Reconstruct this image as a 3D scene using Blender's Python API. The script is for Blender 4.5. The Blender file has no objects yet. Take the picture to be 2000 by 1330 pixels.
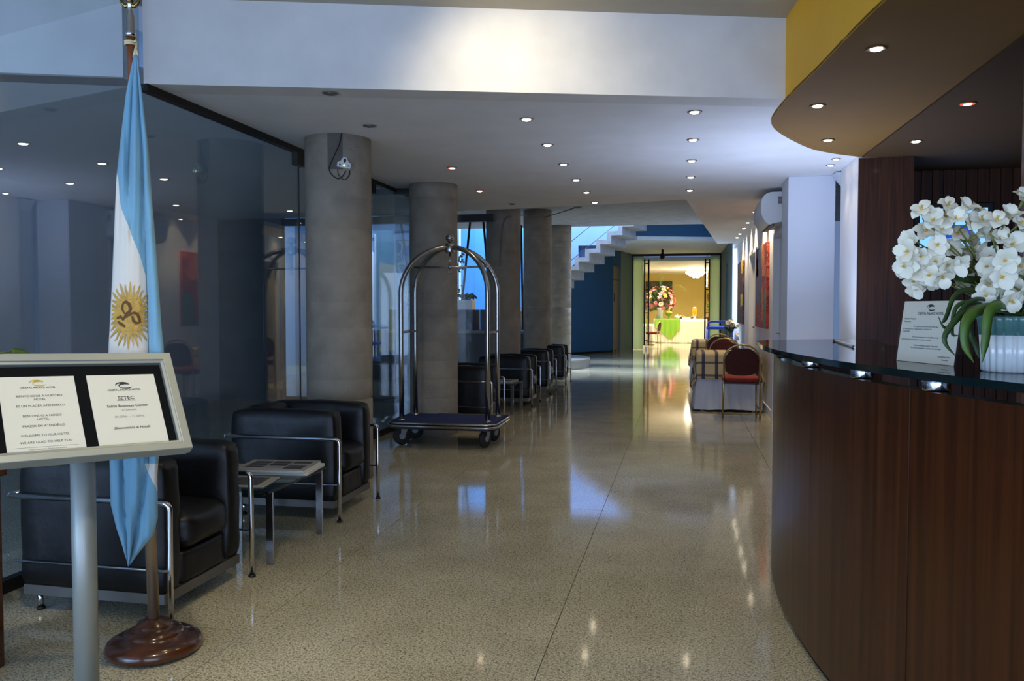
import bpy, bmesh, math, random
from mathutils import Vector, Matrix, Euler
random.seed(7)
S = bpy.context.scene
COL = S.collection
R = math.radians
PI = math.pi

# ------------------------------------------------------------------ camera
PITCH, YAW, FOC, EYE = 2.148, 11.75, 1600.0, 1.30
cd = bpy.data.cameras.new('camera')
co = bpy.data.objects.new('camera', cd)
COL.objects.link(co)
co.location = (0, 0, EYE)
co.rotation_euler = (R(90 - PITCH), 0, R(YAW))
cd.sensor_width = 36.0
cd.lens = 36.0 * FOC / 2000.0
cd.clip_start = 0.05
S.camera = co
CAM_M = Euler(co.rotation_euler).to_matrix()


def ray(x, y):
    return CAM_M @ Vector(((x - 1000) / FOC, -(y - 665) / FOC, -1.0))


def at(x, y, d):          # a point seen at pixel x, y, at camera depth d
    return Vector((0, 0, EYE)) + ray(x, y) * d


# ------------------------------------------------------------------ world, daylight, exposure
w = bpy.data.worlds.new('sky')
S.world = w
w.use_nodes = True
w.node_tree.nodes['Background'].inputs[0].default_value = (0.36, 0.55, 1.0, 1)
w.node_tree.nodes['Background'].inputs[1].default_value = 0.35
S.view_settings.view_transform = 'Standard'
S.view_settings.look = 'None'
S.view_settings.exposure = 0.0
S.view_settings.gamma = 1.0
S.view_settings.use_curve_mapping = False
S.cycles.use_denoising = True
S.cycles.max_bounces = 8
S.cycles.diffuse_bounces = 4
S.cycles.glossy_bounces = 5
S.cycles.transmission_bounces = 8
S.cycles.transparent_max_bounces = 12
S.cycles.sample_clamp_indirect = 4.0
S.cycles.blur_glossy = 0.5
S.cycles.caustics_reflective = False
S.cycles.caustics_refractive = False


def area(name, loc, rot, sx, sy, power, col):
    l = bpy.data.lights.new(name, 'AREA')
    l.shape = 'RECTANGLE'
    l.size, l.size_y = sx, sy
    l.energy = power
    l.color = col
    o = bpy.data.objects.new(name, l)
    COL.objects.link(o)
    o.location = loc
    o.rotation_euler = rot
    return o


def spot(name, loc, target, power, col, angle=80, blend=0.7, radius=0.03):
    l = bpy.data.lights.new(name, 'SPOT')
    l.energy = power
    l.color = col
    l.spot_size = R(angle)
    l.spot_blend = blend
    l.shadow_soft_size = radius
    o = bpy.data.objects.new(name, l)
    COL.objects.link(o)
    o.location = loc
    d = Vector(target) - Vector(loc)
    o.rotation_euler = d.to_track_quat('-Z', 'Y').to_euler()
    return o


DAY = (0.50, 0.66, 1.0)
WARM = (1.0, 0.78, 0.48)
# daylight through the hotel's street front, behind the camera
area('street_front_daylight', (-0.6, -3.6, 1.2), (R(101), 0, 0), 9.0, 2.2, 335, DAY)
area('side_room_daylight', (-5.0, -3.7, 1.3), (R(98), 0, R(0)), 3.0, 2.0, 340, DAY)
# added cool fill, no lamp there, brightening the ceiling from behind the desk
area('ceiling_fill', (0.92, 6.85, 0.86), (R(180), 0, 0), 0.6, 1.4, 21, (0.54, 0.67, 1.0)).data.spread = R(130)
# skylight over the stair void and the courtyard
area('stair_skylight', (-2.2, 18.7, 6.2), (0, 0, 0), 5.0, 2.6, 1900, (0.62, 0.76, 1.0))
area('courtyard_skylight', (-6.4, 17.0, 6.2), (0, 0, 0), 3.0, 4.0, 360, (0.55, 0.72, 1.0))
# light of the dining room at the end (its ceiling lamps out of sight)
area('dining_room_lamps', (-0.3, 32.0, 2.84), (0, 0, 0), 3.5, 7.0, 240, (1.0, 0.91, 0.72)).data.spread = R(130)


# ------------------------------------------------------------------ materials
def lin(r, g, b):
    f = lambda c: (c / 255 / 12.92) if c <= 10 else ((c / 255 + 0.055) / 1.055) ** 2.4
    return (f(r), f(g), f(b), 1)


def mat(name, col, rough=0.5, metal=0.0, spec=0.5, noise=0.0, nscale=8.0, bump=0.0, bscale=40.0,
        coat=0.0, emit=None, estr=0.0, trans=0.0, stretch=None, sheen=0.0, alpha=1.0):
    m = bpy.data.materials.new(name)
    m.use_nodes = True
    nt = m.node_tree
    b = nt.nodes['Principled BSDF']
    c = lin(*col)
    b.inputs['Base Color'].default_value = c
    b.inputs['Roughness'].default_value = rough
    b.inputs['Metallic'].default_value = metal
    b.inputs['Specular IOR Level'].default_value = spec
    b.inputs['Coat Weight'].default_value = coat
    b.inputs['Coat Roughness'].default_value = 0.08
    b.inputs['Sheen Weight'].default_value = sheen
    b.inputs['Transmission Weight'].default_value = trans
    b.inputs['Alpha'].default_value = alpha
    if emit:
        b.inputs['Emission Color'].default_value = lin(*emit)
        b.inputs['Emission Strength'].default_value = estr
    if noise or bump:
        tc = nt.nodes.new('ShaderNodeTexCoord')
        mp = nt.nodes.new('ShaderNodeMapping')
        nt.links.new(tc.outputs['Object'], mp.inputs[0])
        if stretch:
            mp.inputs['Scale'].default_value = stretch
    if noise:
        n = nt.nodes.new('ShaderNodeTexNoise')
        n.inputs['Scale'].default_value = nscale
        n.inputs['Detail'].default_value = 6
        nt.links.new(mp.outputs[0], n.inputs['Vector'])
        mx = nt.nodes.new('ShaderNodeMix')
        mx.data_type = 'RGBA'
        rp = nt.nodes.new('ShaderNodeMapRange')
        rp.inputs[1].default_value, rp.inputs[2].default_value = 0.3, 0.7
        nt.links.new(n.outputs[0], rp.inputs[0])
        nt.links.new(rp.outputs[0], mx.inputs[0])
        mx.inputs[6].default_value = tuple(x * (1 - noise) for x in c[:3]) + (1,)
        mx.inputs[7].default_value = tuple(min(1, x * (1 + noise)) for x in c[:3]) + (1,)
        nt.links.new(mx.outputs[2], b.inputs['Base Color'])
    if bump:
        n2 = nt.nodes.new('ShaderNodeTexNoise')
        n2.inputs['Scale'].default_value = bscale
        n2.inputs['Detail'].default_value = 4
        nt.links.new(mp.outputs[0], n2.inputs['Vector'])
        bp = nt.nodes.new('ShaderNodeBump')
        bp.inputs['Strength'].default_value = bump
        bp.inputs['Distance'].default_value = 0.02
        nt.links.new(n2.outputs[0], bp.inputs['Height'])
        nt.links.new(bp.outputs[0], b.inputs['Normal'])
    return m


def emis(name, col, strength):
    m = bpy.data.materials.new(name)
    m.use_nodes = True
    nt = m.node_tree
    nt.nodes.clear()
    e = nt.nodes.new('ShaderNodeEmission')
    o = nt.nodes.new('ShaderNodeOutputMaterial')
    e.inputs[0].default_value = lin(*col)
    e.inputs[1].default_value = strength
    nt.links.new(e.outputs[0], o.inputs[0])
    return m


def pane_mat(name, tint, ior=1.5, rough=0.0, extra=0.0):
    """flat glass: clear with Fresnel reflections"""
    m = bpy.data.materials.new(name)
    m.use_nodes = True
    nt = m.node_tree
    nt.nodes.clear()
    o = nt.nodes.new('ShaderNodeOutputMaterial')
    t = nt.nodes.new('ShaderNodeBsdfTransparent')
    t.inputs[0].default_value = lin(*tint)
    g = nt.nodes.new('ShaderNodeBsdfGlossy')
    g.inputs['Roughness'].default_value = rough
    f = nt.nodes.new('ShaderNodeFresnel')
    ge = nt.nodes.new('ShaderNodeNewGeometry')
    mr = nt.nodes.new('ShaderNodeMapRange')      # same reflectance from both sides of the pane
    mr.inputs[3].default_value, mr.inputs[4].default_value = ior, 1.0 / ior
    nt.links.new(ge.outputs['Backfacing'], mr.inputs[0])
    nt.links.new(mr.outputs[0], f.inputs[0])
    mx = nt.nodes.new('ShaderNodeMixShader')
    if extra:
        ad = nt.nodes.new('ShaderNodeMath')
        ad.inputs[1].default_value = extra
        nt.links.new(f.outputs[0], ad.inputs[0])
        nt.links.new(ad.outputs[0], mx.inputs[0])
    else:
        nt.links.new(f.outputs[0], mx.inputs[0])
    nt.links.new(t.outputs[0], mx.inputs[1])
    nt.links.new(g.outputs[0], mx.inputs[2])
    nt.links.new(mx.outputs[0], o.inputs[0])
    return m


def frost(name, col):
    m = bpy.data.materials.new(name)
    m.use_nodes = True
    nt = m.node_tree
    nt.nodes.clear()
    o = nt.nodes.new('ShaderNodeOutputMaterial')
    t = nt.nodes.new('ShaderNodeBsdfTranslucent')
    d = nt.nodes.new('ShaderNodeBsdfDiffuse')
    t.inputs[0].default_value = d.inputs[0].default_value = lin(*col)
    mx = nt.nodes.new('ShaderNodeMixShader')
    mx.inputs[0].default_value = 0.15
    nt.links.new(t.outputs[0], mx.inputs[1])
    nt.links.new(d.outputs[0], mx.inputs[2])
    nt.links.new(mx.outputs[0], o.inputs[0])
    return m


def granite(name):
    m = bpy.data.materials.new(name)
    m.use_nodes = True
    nt = m.node_tree
    b = nt.nodes['Principled BSDF']
    g = nt.nodes.new('ShaderNodeNewGeometry')
    oi = nt.nodes.new('ShaderNodeObjectInfo')
    n1 = nt.nodes.new('ShaderNodeTexNoise')
    n1.inputs['Scale'].default_value = 135
    n1.inputs['Detail'].default_value = 5
    n1.inputs['Roughness'].default_value = 0.82
    n2 = nt.nodes.new('ShaderNodeTexNoise')
    n2.inputs['Scale'].default_value = 75
    n2.inputs['Detail'].default_value = 3
    n3 = nt.nodes.new('ShaderNodeTexNoise')
    n3.inputs['Scale'].default_value = 3
    n3.inputs['Detail'].default_value = 4
    for n in (n1, n2, n3):
        nt.links.new(g.outputs['Position'], n.inputs['Vector'])
    cr = nt.nodes.new('ShaderNodeValToRGB')
    e = cr.color_ramp.elements
    e[0].position, e[0].color = 0.40, lin(90, 88, 70)
    e[1].position, e[1].color = 0.60, lin(240, 231, 200)
    x = cr.color_ramp.elements.new(0.46)
    x.color = lin(184, 176, 148)
    nt.links.new(n1.outputs[0], cr.inputs[0])
    mx = nt.nodes.new('ShaderNodeMix')
    mx.data_type = 'RGBA'
    mx.blend_type = 'MULTIPLY'
    mx.inputs[0].default_value = 0.55
    c2 = nt.nodes.new('ShaderNodeValToRGB')
    c2.color_ramp.elements[0].position, c2.color_ramp.elements[0].color = 0.36, lin(126, 125, 110)
    c2.color_ramp.elements[1].position, c2.color_ramp.elements[1].color = 0.46, (1, 1, 1, 1)
    nt.links.new(n2.outputs[0], c2.inputs[0])
    nt.links.new(cr.outputs[0], mx.inputs[6])
    nt.links.new(c2.outputs[0], mx.inputs[7])
    m2 = nt.nodes.new('ShaderNodeMix')
    m2.data_type = 'RGBA'
    m2.blend_type = 'MULTIPLY'
    m2.inputs[0].default_value = 0.35
    c3 = nt.nodes.new('ShaderNodeValToRGB')
    c3.color_ramp.elements[0].position, c3.color_ramp.elements[0].color = 0.3, lin(190, 186, 176)
    c3.color_ramp.elements[1].position, c3.color_ramp.elements[1].color = 0.65, (1, 1, 1, 1)
    nt.links.new(n3.outputs[0], c3.inputs[0])
    nt.links.new(mx.outputs[2], m2.inputs[6])
    nt.links.new(c3.outputs[0], m2.inputs[7])
    nt.links.new(m2.outputs[2], b.inputs['Base Color'])
    b.inputs['Roughness'].default_value = 0.075
    b.inputs['Specular IOR Level'].default_value = 0.5
    return m


def wood(name, dark, light, rough=0.3, coat=0.3, scale=(30, 30, 0.9)):
    m = bpy.data.materials.new(name)
    m.use_nodes = True
    nt = m.node_tree
    b = nt.nodes['Principled BSDF']
    tc = nt.nodes.new('ShaderNodeTexCoord')
    mp = nt.nodes.new('ShaderNodeMapping')
    mp.inputs['Scale'].default_value = scale
    nt.links.new(tc.outputs['Object'], mp.inputs[0])
    n = nt.nodes.new('ShaderNodeTexNoise')
    n.inputs['Scale'].default_value = 1.6
    n.inputs['Detail'].default_value = 6
    n.inputs['Distortion'].default_value = 0.6
    nt.links.new(mp.outputs[0], n.inputs['Vector'])
    cr = nt.nodes.new('ShaderNodeValToRGB')
    cr.color_ramp.elements[0].position, cr.color_ramp.elements[0].color = 0.3, lin(*dark)
    cr.color_ramp.elements[1].position, cr.color_ramp.elements[1].color = 0.7, lin(*light)
    nt.links.new(n.outputs[0], cr.inputs[0])
    nt.links.new(cr.outputs[0], b.inputs['Base Color'])
    b.inputs['Roughness'].default_value = rough
    b.inputs['Coat Weight'].default_value = coat
    b.inputs['Coat Roughness'].default_value = 0.12
    b.inputs['Specular IOR Level'].default_value = 0.28
    return m


def art(name, cols, scale=3.0, stretch=(1, 1, 1), seed=0.0, distort=1.5):
    m = bpy.data.materials.new(name)
    m.use_nodes = True
    nt = m.node_tree
    b = nt.nodes['Principled BSDF']
    tc = nt.nodes.new('ShaderNodeTexCoord')
    mp = nt.nodes.new('ShaderNodeMapping')
    mp.inputs['Scale'].default_value = stretch
    mp.inputs['Location'].default_value = (seed, seed * 1.7, seed * 0.6)
    nt.links.new(tc.outputs['Object'], mp.inputs[0])
    n = nt.nodes.new('ShaderNodeTexNoise')
    n.inputs['Scale'].default_value = scale
    n.inputs['Detail'].default_value = 2
    n.inputs['Distortion'].default_value = distort
    nt.links.new(mp.outputs[0], n.inputs['Vector'])
    cr = nt.nodes.new('ShaderNodeValToRGB')
    cr.color_ramp.interpolation = 'CONSTANT'
    els = cr.color_ramp.elements
    k = len(cols)
    els[0].position, els[0].color = 0.0, lin(*cols[0])
    els[1].position, els[1].color = 0.30 + 0.4 * (k - 1) / k, lin(*cols[-1])
    for i in range(1, k - 1):
        e = els.new(0.30 + 0.4 * i / k)
        e.color = lin(*cols[i])
    nt.links.new(n.outputs[0], cr.inputs[0])
    nt.links.new(cr.outputs[0], b.inputs['Base Color'])
    b.inputs['Roughness'].default_value = 0.6
    return m


def plaid(name, base, stripe, per=0.165, wid=0.042):
    m = bpy.data.materials.new(name)
    m.use_nodes = True
    nt = m.node_tree
    b = nt.nodes['Principled BSDF']
    uv = nt.nodes.new('ShaderNodeUVMap')
    sp = nt.nodes.new('ShaderNodeSeparateXYZ')
    nt.links.new(uv.outputs[0], sp.inputs[0])

    def band(sock, off, wd, p):
        a = nt.nodes.new('ShaderNodeMath'); a.operation = 'ADD'; a.inputs[1].default_value = off + 10 * p
        nt.links.new(sock, a.inputs[0])
        q = nt.nodes.new('ShaderNodeMath'); q.operation = 'MODULO'; q.inputs[1].default_value = p
        nt.links.new(a.outputs[0], q.inputs[0])
        l = nt.nodes.new('ShaderNodeMath'); l.operation = 'LESS_THAN'; l.inputs[1].default_value = wd
        nt.links.new(q.outputs[0], l.inputs[0])
        return l.outputs[0]
    c = [band(sp.outputs[0], 0.0, wid, per), band(sp.outputs[1], 0.03, wid * 0.7, per)]
    last = None
    col = lin(*base)
    for k, s in enumerate(c):
        mx = nt.nodes.new('ShaderNodeMix'); mx.data_type = 'RGBA'
        sc = nt.nodes.new('ShaderNodeMath'); sc.operation = 'MULTIPLY'; sc.inputs[1].default_value = 0.92 if k == 0 else 0.8
        nt.links.new(s, sc.inputs[0])
        nt.links.new(sc.outputs[0], mx.inputs[0])
        if last is None:
            mx.inputs[6].default_value = col
        else:
            nt.links.new(last, mx.inputs[6])
        mx.inputs[7].default_value = lin(*stripe)
        last = mx.outputs[2]
    nt.links.new(last, b.inputs['Base Color'])
    b.inputs['Roughness'].default_value = 0.85
    return m


M = {}
M['granite'] = granite('granite')
M['grout'] = mat('grout', (60, 56, 48), 0.7)
M['white_plaster'] = mat('white_plaster', (238, 238, 240), 0.75, noise=0.04, nscale=3)
M['beam_plaster'] = mat('beam_plaster', (226, 224, 222), 0.8, noise=0.06, nscale=4, bump=0.15, bscale=9)
M['tan_plaster'] = mat('tan_plaster', (190, 180, 162), 0.8, noise=0.06, nscale=3)
M['slab'] = mat('slab', (150, 150, 150), 0.85, noise=0.12, nscale=5, bump=0.2, bscale=14)
M['concrete'] = mat('concrete', (150, 140, 124), 0.8, noise=0.18, nscale=5.0, bump=0.35, bscale=30)
M['stair_concrete'] = mat('stair_concrete', (142, 139, 138), 0.8, noise=0.14, nscale=9, bump=0.2, bscale=30)
M['court_blue'] = mat('court_blue', (58, 122, 172), 0.7, noise=0.05, nscale=2)
M['blue_wall'] = mat('blue_wall', (80, 108, 146), 0.7, noise=0.05, nscale=2)
M['deep_blue_wall'] = mat('deep_blue_wall', (44, 88, 122), 0.7, noise=0.05, nscale=2)
M['pale_blue_wall'] = mat('pale_blue_wall', (160, 185, 210), 0.7, noise=0.05, nscale=2)
M['teal_wall'] = mat('teal_wall', (88, 118, 122), 0.7, noise=0.05, nscale=2)
M['yellow_paint'] = mat('yellow_paint', (255, 190, 44), 0.65, noise=0.05, nscale=2)
M['yellow_wall'] = mat('yellow_wall', (204, 182, 104), 0.7, noise=0.05, nscale=2)
M['soffit'] = mat('soffit', (132, 94, 34), 0.75, noise=0.05, nscale=2)
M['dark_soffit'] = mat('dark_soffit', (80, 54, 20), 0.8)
M['dark_wall'] = mat('dark_wall', (70, 74, 78), 0.8)
M['grey_wall'] = mat('grey_wall', (206, 212, 220), 0.8)
M['black'] = mat('black', (14, 14, 16), 0.5)
M['dark_metal'] = mat('dark_metal', (46, 42, 38), 0.45, metal=0.6)
M['chrome'] = mat('chrome', (205, 206, 210), 0.10, metal=1.0)
M['steel'] = mat('steel', (168, 164, 158), 0.24, metal=1.0)
M['alu'] = mat('alu', (150, 156, 150), 0.42, metal=0.35)
M['bronze'] = mat('bronze', (150, 128, 82), 0.25, metal=1.0)
M['gold_tube'] = mat('gold_tube', (176, 156, 112), 0.28, metal=0.9)
M['leather'] = mat('leather', (12, 12, 13), 0.42, spec=0.4, noise=0.25, nscale=5, bump=0.22, bscale=9)
M['rail_white'] = mat('rail_white', (150, 148, 142), 0.4, metal=0.5)
M['seat_rail'] = mat('seat_rail', (112, 110, 104), 0.4, metal=0.6)
M['glass_wall'] = pane_mat('glass_wall', (226, 234, 238), 1.55, extra=0.08)
M['glass_top'] = pane_mat('glass_top', (176, 206, 200), 1.5, extra=0.02)
M['glass_edge'] = mat('glass_edge', (8, 26, 26), 0.08, spec=0.6)
M['clear'] = pane_mat('clear', (252, 253, 252), 1.33)
M['frosted'] = frost('frosted', (226, 244, 228))
M['counter_wood'] = wood('counter_wood', (48, 22, 8), (82, 41, 17), 0.30, 0.10, (22, 22, 0.5))
M['panel_wood'] = wood('panel_wood', (44, 20, 8), (84, 44, 20), 0.42, 0.04)
M['post_wood'] = wood('post_wood', (92, 56, 40), (120, 76, 56), 0.4, 0.2)
M['base_wood'] = wood('base_wood', (52, 28, 15), (84, 46, 25), 0.25, 0.6, (6, 6, 12))
M['pole_wood'] = wood('pole_wood', (104, 54, 28), (130, 72, 40), 0.3, 0.4, (20, 20, 1))
M['celeste'] = mat('celeste', (116, 164, 186), 0.8, noise=0.06, nscale=6, sheen=0.2)
M['flag_white'] = mat('flag_white', (216, 211, 198), 0.85, noise=0.03, nscale=6, sheen=0.2)
M['sun_gold'] = mat('sun_gold', (186, 148, 66), 0.75, noise=0.2, nscale=60)
M['sun_brown'] = mat('sun_brown', (96, 62, 22), 0.8)
M['cord'] = mat('cord', (222, 208, 160), 0.8)
M['paper'] = mat('paper', (246, 242, 230), 0.7)
M['ink'] = mat('ink', (70, 70, 72), 0.8)
M['ink_light'] = mat('ink_light', (150, 150, 150), 0.8)
M['gold_ink'] = mat('gold_ink', (225, 200, 90), 0.4)
M['board_black'] = mat('board_black', (7, 7, 9), 0.9, spec=0.1)
M['news'] = art('news', [(196, 192, 178), (204, 200, 186), (150, 146, 134), (200, 196, 182), (90, 88, 82)], 26, (1, 2.5, 1))
M['magazine'] = art('magazine', [(40, 48, 66), (92, 84, 72), (60, 70, 90), (120, 130, 140)], 7)
M['carpet_blue'] = mat('carpet_blue', (26, 42, 92), 0.95, noise=0.15, nscale=120)
M['rubber'] = mat('rubber', (38, 37, 36), 0.7)
M['plastic_white'] = mat('plastic_white', (222, 224, 226), 0.4)
M['plastic_grey'] = mat('plastic_grey', (150, 152, 154), 0.5)
M['plaid'] = plaid('plaid', (196, 178, 136), (38, 44, 74))
M['linen'] = mat('linen', (206, 210, 224), 0.85, noise=0.04, nscale=5, bump=0.2, bscale=12)
M['linen_warm'] = mat('linen_warm', (236, 232, 214), 0.85)
M['green_cloth'] = mat('green_cloth', (136, 184, 58), 0.85)
M['red_fabric'] = mat('red_fabric', (132, 36, 28), 0.85, noise=0.25, nscale=70)
M['dark_red_fabric'] = mat('dark_red_fabric', (68, 18, 18), 0.85, noise=0.3, nscale=70)
M['blue_plastic'] = mat('blue_plastic', (34, 62, 150), 0.4)
M['leaf'] = mat('leaf', (40, 66, 24), 0.45, noise=0.2, nscale=20)
M['leaf_light'] = mat('leaf_light', (74, 104, 34), 0.45, noise=0.2, nscale=20)
M['petal'] = mat('petal', (236, 232, 210), 0.6, noise=0.04, nscale=30)
M['petal_core'] = mat('petal_core', (214, 178, 84), 0.6)
M['stem'] = mat('stem', (110, 120, 60), 0.5)
M['ceramic'] = mat('ceramic', (222, 226, 224), 0.2, coat=0.4)
M['ceramic_green'] = mat('ceramic_green', (86, 128, 124), 0.2, coat=0.4)
M['lamp_on'] = emis('lamp_on', (255, 238, 205), 26)
M['lamp_red'] = emis('lamp_red', (255, 84, 50), 1.6)
M['lamp_off'] = mat('lamp_off', (120, 122, 126), 0.2, metal=0.6)
M['ring'] = mat('ring', (150, 146, 140), 0.35, metal=0.7)
M['ring_brown'] = mat('ring_brown', (110, 92, 66), 0.4, metal=0.5)
M['screen'] = emis('screen', (120, 180, 255), 1.6)
M['screen_dark'] = emis('screen_dark', (40, 84, 190), 1.0)
M['led'] = emis('led', (190, 255, 90), 4)
M['chandelier'] = emis('chandelier', (255, 240, 205), 22)
M['door_gloss'] = mat('door_gloss', (190, 176, 138), 0.16, spec=0.7, coat=0.6)
M['tan_door'] = mat('tan_door', (156, 128, 92), 0.4)
M['white_trim'] = mat('white_trim', (222, 226, 236), 0.55)
M['juice'] = mat('juice', (220, 160, 30), 0.3)
M['bowl_green'] = mat('bowl_green', (120, 140, 40), 0.25)
M['fruit'] = mat('fruit', (196, 180, 70), 0.5)
M['planter_grey'] = mat('planter_grey', (86, 92, 98), 0.8, noise=0.08, nscale=5)
M['pole_metal'] = mat('pole_metal', (158, 136, 112), 0.35, metal=0.7)
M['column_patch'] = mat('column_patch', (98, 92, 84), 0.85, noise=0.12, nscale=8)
M['conduit'] = mat('conduit', (120, 116, 108), 0.6)


# ------------------------------------------------------------------ object helpers
def link(o):
    COL.objects.link(o)
    return o


def props(o, label=None, cat=None, group=None, kind=None):
    if label: o['label'] = label
    if cat: o['category'] = cat
    if group: o['group'] = group
    if kind: o['kind'] = kind
    return o


def thing(name, label, cat, loc=(0, 0, 0), rotz=0.0, group=None):
    o = link(bpy.data.objects.new(name, None))
    o.location = loc
    o.rotation_euler = (0, 0, rotz)
    o.empty_display_size = 0.1
    return props(o, label, cat, group)


class MB:
    def __init__(s):
        s.v, s.f, s.m, s.sm, s.uv = [], [], [], [], None
        s.cur, s.smooth = 0, False

    def add(s, vs, fs):
        o = len(s.v)
        s.v += [tuple(v) for v in vs]
        for f in fs:
            s.f.append(tuple(i + o for i in f))
            s.m.append(s.cur)
            s.sm.append(s.smooth)
        return s

    def box(s, x0, x1, y0, y1, z0, z1):
        vs = [(x, y, z) for z in (z0, z1) for y in (y0, y1) for x in (x0, x1)]
        return s.add(vs, [(0, 2, 3, 1), (4, 5, 7, 6), (0, 1, 5, 4), (1, 3, 7, 5), (3, 2, 6, 7), (2, 0, 4, 6)])

    def obox(s, c, ax, hx, hy, hz):
        c = Vector(c)
        a = [Vector(v).normalized() for v in ax]
        vs = [c + a[0] * (hx * i) + a[1] * (hy * j) + a[2] * (hz * k) for k in (-1, 1) for j in (-1, 1) for i in (-1, 1)]
        return s.add(vs, [(0, 2, 3, 1), (4, 5, 7, 6), (0, 1, 5, 4), (1, 3, 7, 5), (3, 2, 6, 7), (2, 0, 4, 6)])

    def prism(s, poly, z0, z1):
        n = len(poly)
        vs = [(x, y, z0) for x, y in poly] + [(x, y, z1) for x, y in poly]
        fs = [tuple(range(n - 1, -1, -1)), tuple(range(n, 2 * n))]
        fs += [(i, (i + 1) % n, n + (i + 1) % n, n + i) for i in range(n)]
        return s.add(vs, fs)

    def prism3(s, pts, d):
        """polygon of 3-D points extruded by vector d"""
        n = len(pts)
        d = Vector(d)
        vs = [Vector(p) for p in pts] + [Vector(p) + d for p in pts]
        fs = [tuple(range(n - 1, -1, -1)), tuple(range(n, 2 * n))]
        fs += [(i, (i + 1) % n, n + (i + 1) % n, n + i) for i in range(n)]
        return s.add(vs, fs)

    def tube(s, pts, r, n=10, closed=False, cap=True):
        P = [Vector(p) for p in pts]
        k = len(P)
        rr = r if isinstance(r, (list, tuple)) else [r] * k
        T = []
        for i in range(k):
            a = P[(i - 1) % k] if (closed or i > 0) else P[i]
            b = P[(i + 1) % k] if (closed or i < k - 1) else P[i]
            t = (b - a)
            T.append(t.normalized() if t.length > 1e-9 else Vector((0, 0, 1)))
        up = Vector((0, 0, 1)) if abs(T[0].z) < 0.95 else Vector((1, 0, 0))
        nv = (up - T[0] * up.dot(T[0])).normalized()
        vs = []
        for i in range(k):
            nv = (nv - T[i] * nv.dot(T[i]))
            nv = nv.normalized() if nv.length > 1e-6 else T[i].orthogonal().normalized()
            bv = T[i].cross(nv)
            for j in range(n):
                a = 2 * PI * j / n
                vs.append(P[i] + (nv * math.cos(a) + bv * math.sin(a)) * rr[i])
        fs = []
        for i in range(k if closed else k - 1):
            q = (i + 1) % k
            for j in range(n):
                jj = (j + 1) % n
                fs.append((i * n + j, i * n + jj, q * n + jj, q * n + j))
        sm = s.smooth
        s.smooth = True
        s.add(vs, fs)
        s.smooth = sm
        if cap and not closed:
            o = len(s.v) - len(vs)
            s.f += [tuple(o + j for j in range(n - 1, -1, -1)), tuple(o + (k - 1) * n + j for j in range(n))]
            s.m += [s.cur, s.cur]
            s.sm += [False, False]
        return s

    def cyl(s, p0, p1, r, n=16):
        return s.tube([p0, p1], r, n)

    def lathe(s, prof, c=(0, 0, 0), n=24, flute=0.0, nf=0, smooth=True):
        c = Vector(c)
        vs = []
        for (r, z) in prof:
            for j in range(n):
                a = 2 * PI * j / n
                q = r * (1 + flute * abs(math.cos(nf * a / 2.0))) if flute else r
                vs.append(c + Vector((q * math.cos(a), q * math.sin(a), z)))
        fs = []
        for i in range(len(prof) - 1):
            for j in range(n):
                jj = (j + 1) % n
                fs.append((i * n + j, i * n + jj, (i + 1) * n + jj, (i + 1) * n + j))
        o = s.smooth
        s.smooth = smooth
        s.add(vs, fs)
        s.smooth = o
        b = len(s.v) - len(vs)
        k = len(prof)
        if prof[0][0] > 1e-4:
            s.f.append(tuple(b + j for j in range(n - 1, -1, -1))); s.m.append(s.cur); s.sm.append(False)
        if prof[-1][0] > 1e-4:
            s.f.append(tuple(b + (k - 1) * n + j for j in range(n))); s.m.append(s.cur); s.sm.append(False)
        return s

    def ball(s, c, r, n=12, sz=1.0):
        k = max(4, n // 2)
        return s.lathe([(r * math.sin(PI * i / k), -r * sz * math.cos(PI * i / k)) for i in range(k + 1)], c, n)

    def cushion(s, x0, x1, y0, y1, z0, z1, r=0.05, bulge=0.015, n=8, wr=0.0, seed=0):
        """a soft box: rounded edges, bulging faces, slight wrinkles"""
        rnd = random.Random(seed)
        ph = [rnd.uniform(0, 6) for _ in range(6)]
        cx, cy, cz = (x0 + x1) / 2, (y0 + y1) / 2, (z0 + z1) / 2
        h = ((x1 - x0) / 2, (y1 - y0) / 2, (z1 - z0) / 2)
        bm = bmesh.new()
        bmesh.ops.create_cube(bm, size=2)
        bmesh.ops.subdivide_edges(bm, edges=bm.edges[:], cuts=n, use_grid_fill=True)
        for v in bm.verts:
            u = v.co.copy()
            # push more grid lines to the rims
            q = [math.copysign(abs(c) ** 0.75, c) for c in u]
            p = Vector((q[0] * h[0], q[1] * h[1], q[2] * h[2]))
            inn = Vector([max(-(h[i] - r), min(h[i] - r, p[i])) for i in range(3)])
            d = p - inn
            if d.length > 1e-6:
                p = inn + d.normalized() * r
            for i in range(3):
                j, k = (i + 1) % 3, (i + 2) % 3
                if abs(abs(u[i]) - 1) < 1e-5:
                    p[i] += math.copysign(bulge * (1 - q[j] ** 2) * (1 - q[k] ** 2), u[i])
            if wr:
                a = p.x * 38 + ph[0] + 2.2 * math.sin(p.z * 17 + ph[1])
                b = p.z * 33 + ph[2] + 2.0 * math.sin(p.x * 13 + p.y * 11 + ph[3])
                p += d.normalized() * wr * (math.sin(a) * 0.5 + math.sin(b) * 0.6 + 0.5 * math.sin(p.y * 40 + p.x * 21 + ph[4])) if d.length > 1e-6 else Vector()
            v.co = p + Vector((cx, cy, cz))
        bm.verts.index_update()
        o = s.smooth
        s.smooth = True
        s.add([v.co for v in bm.verts], [[v.index for v in f.verts] for f in bm.faces])
        s.smooth = o
        bm.free()
        return s

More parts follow.
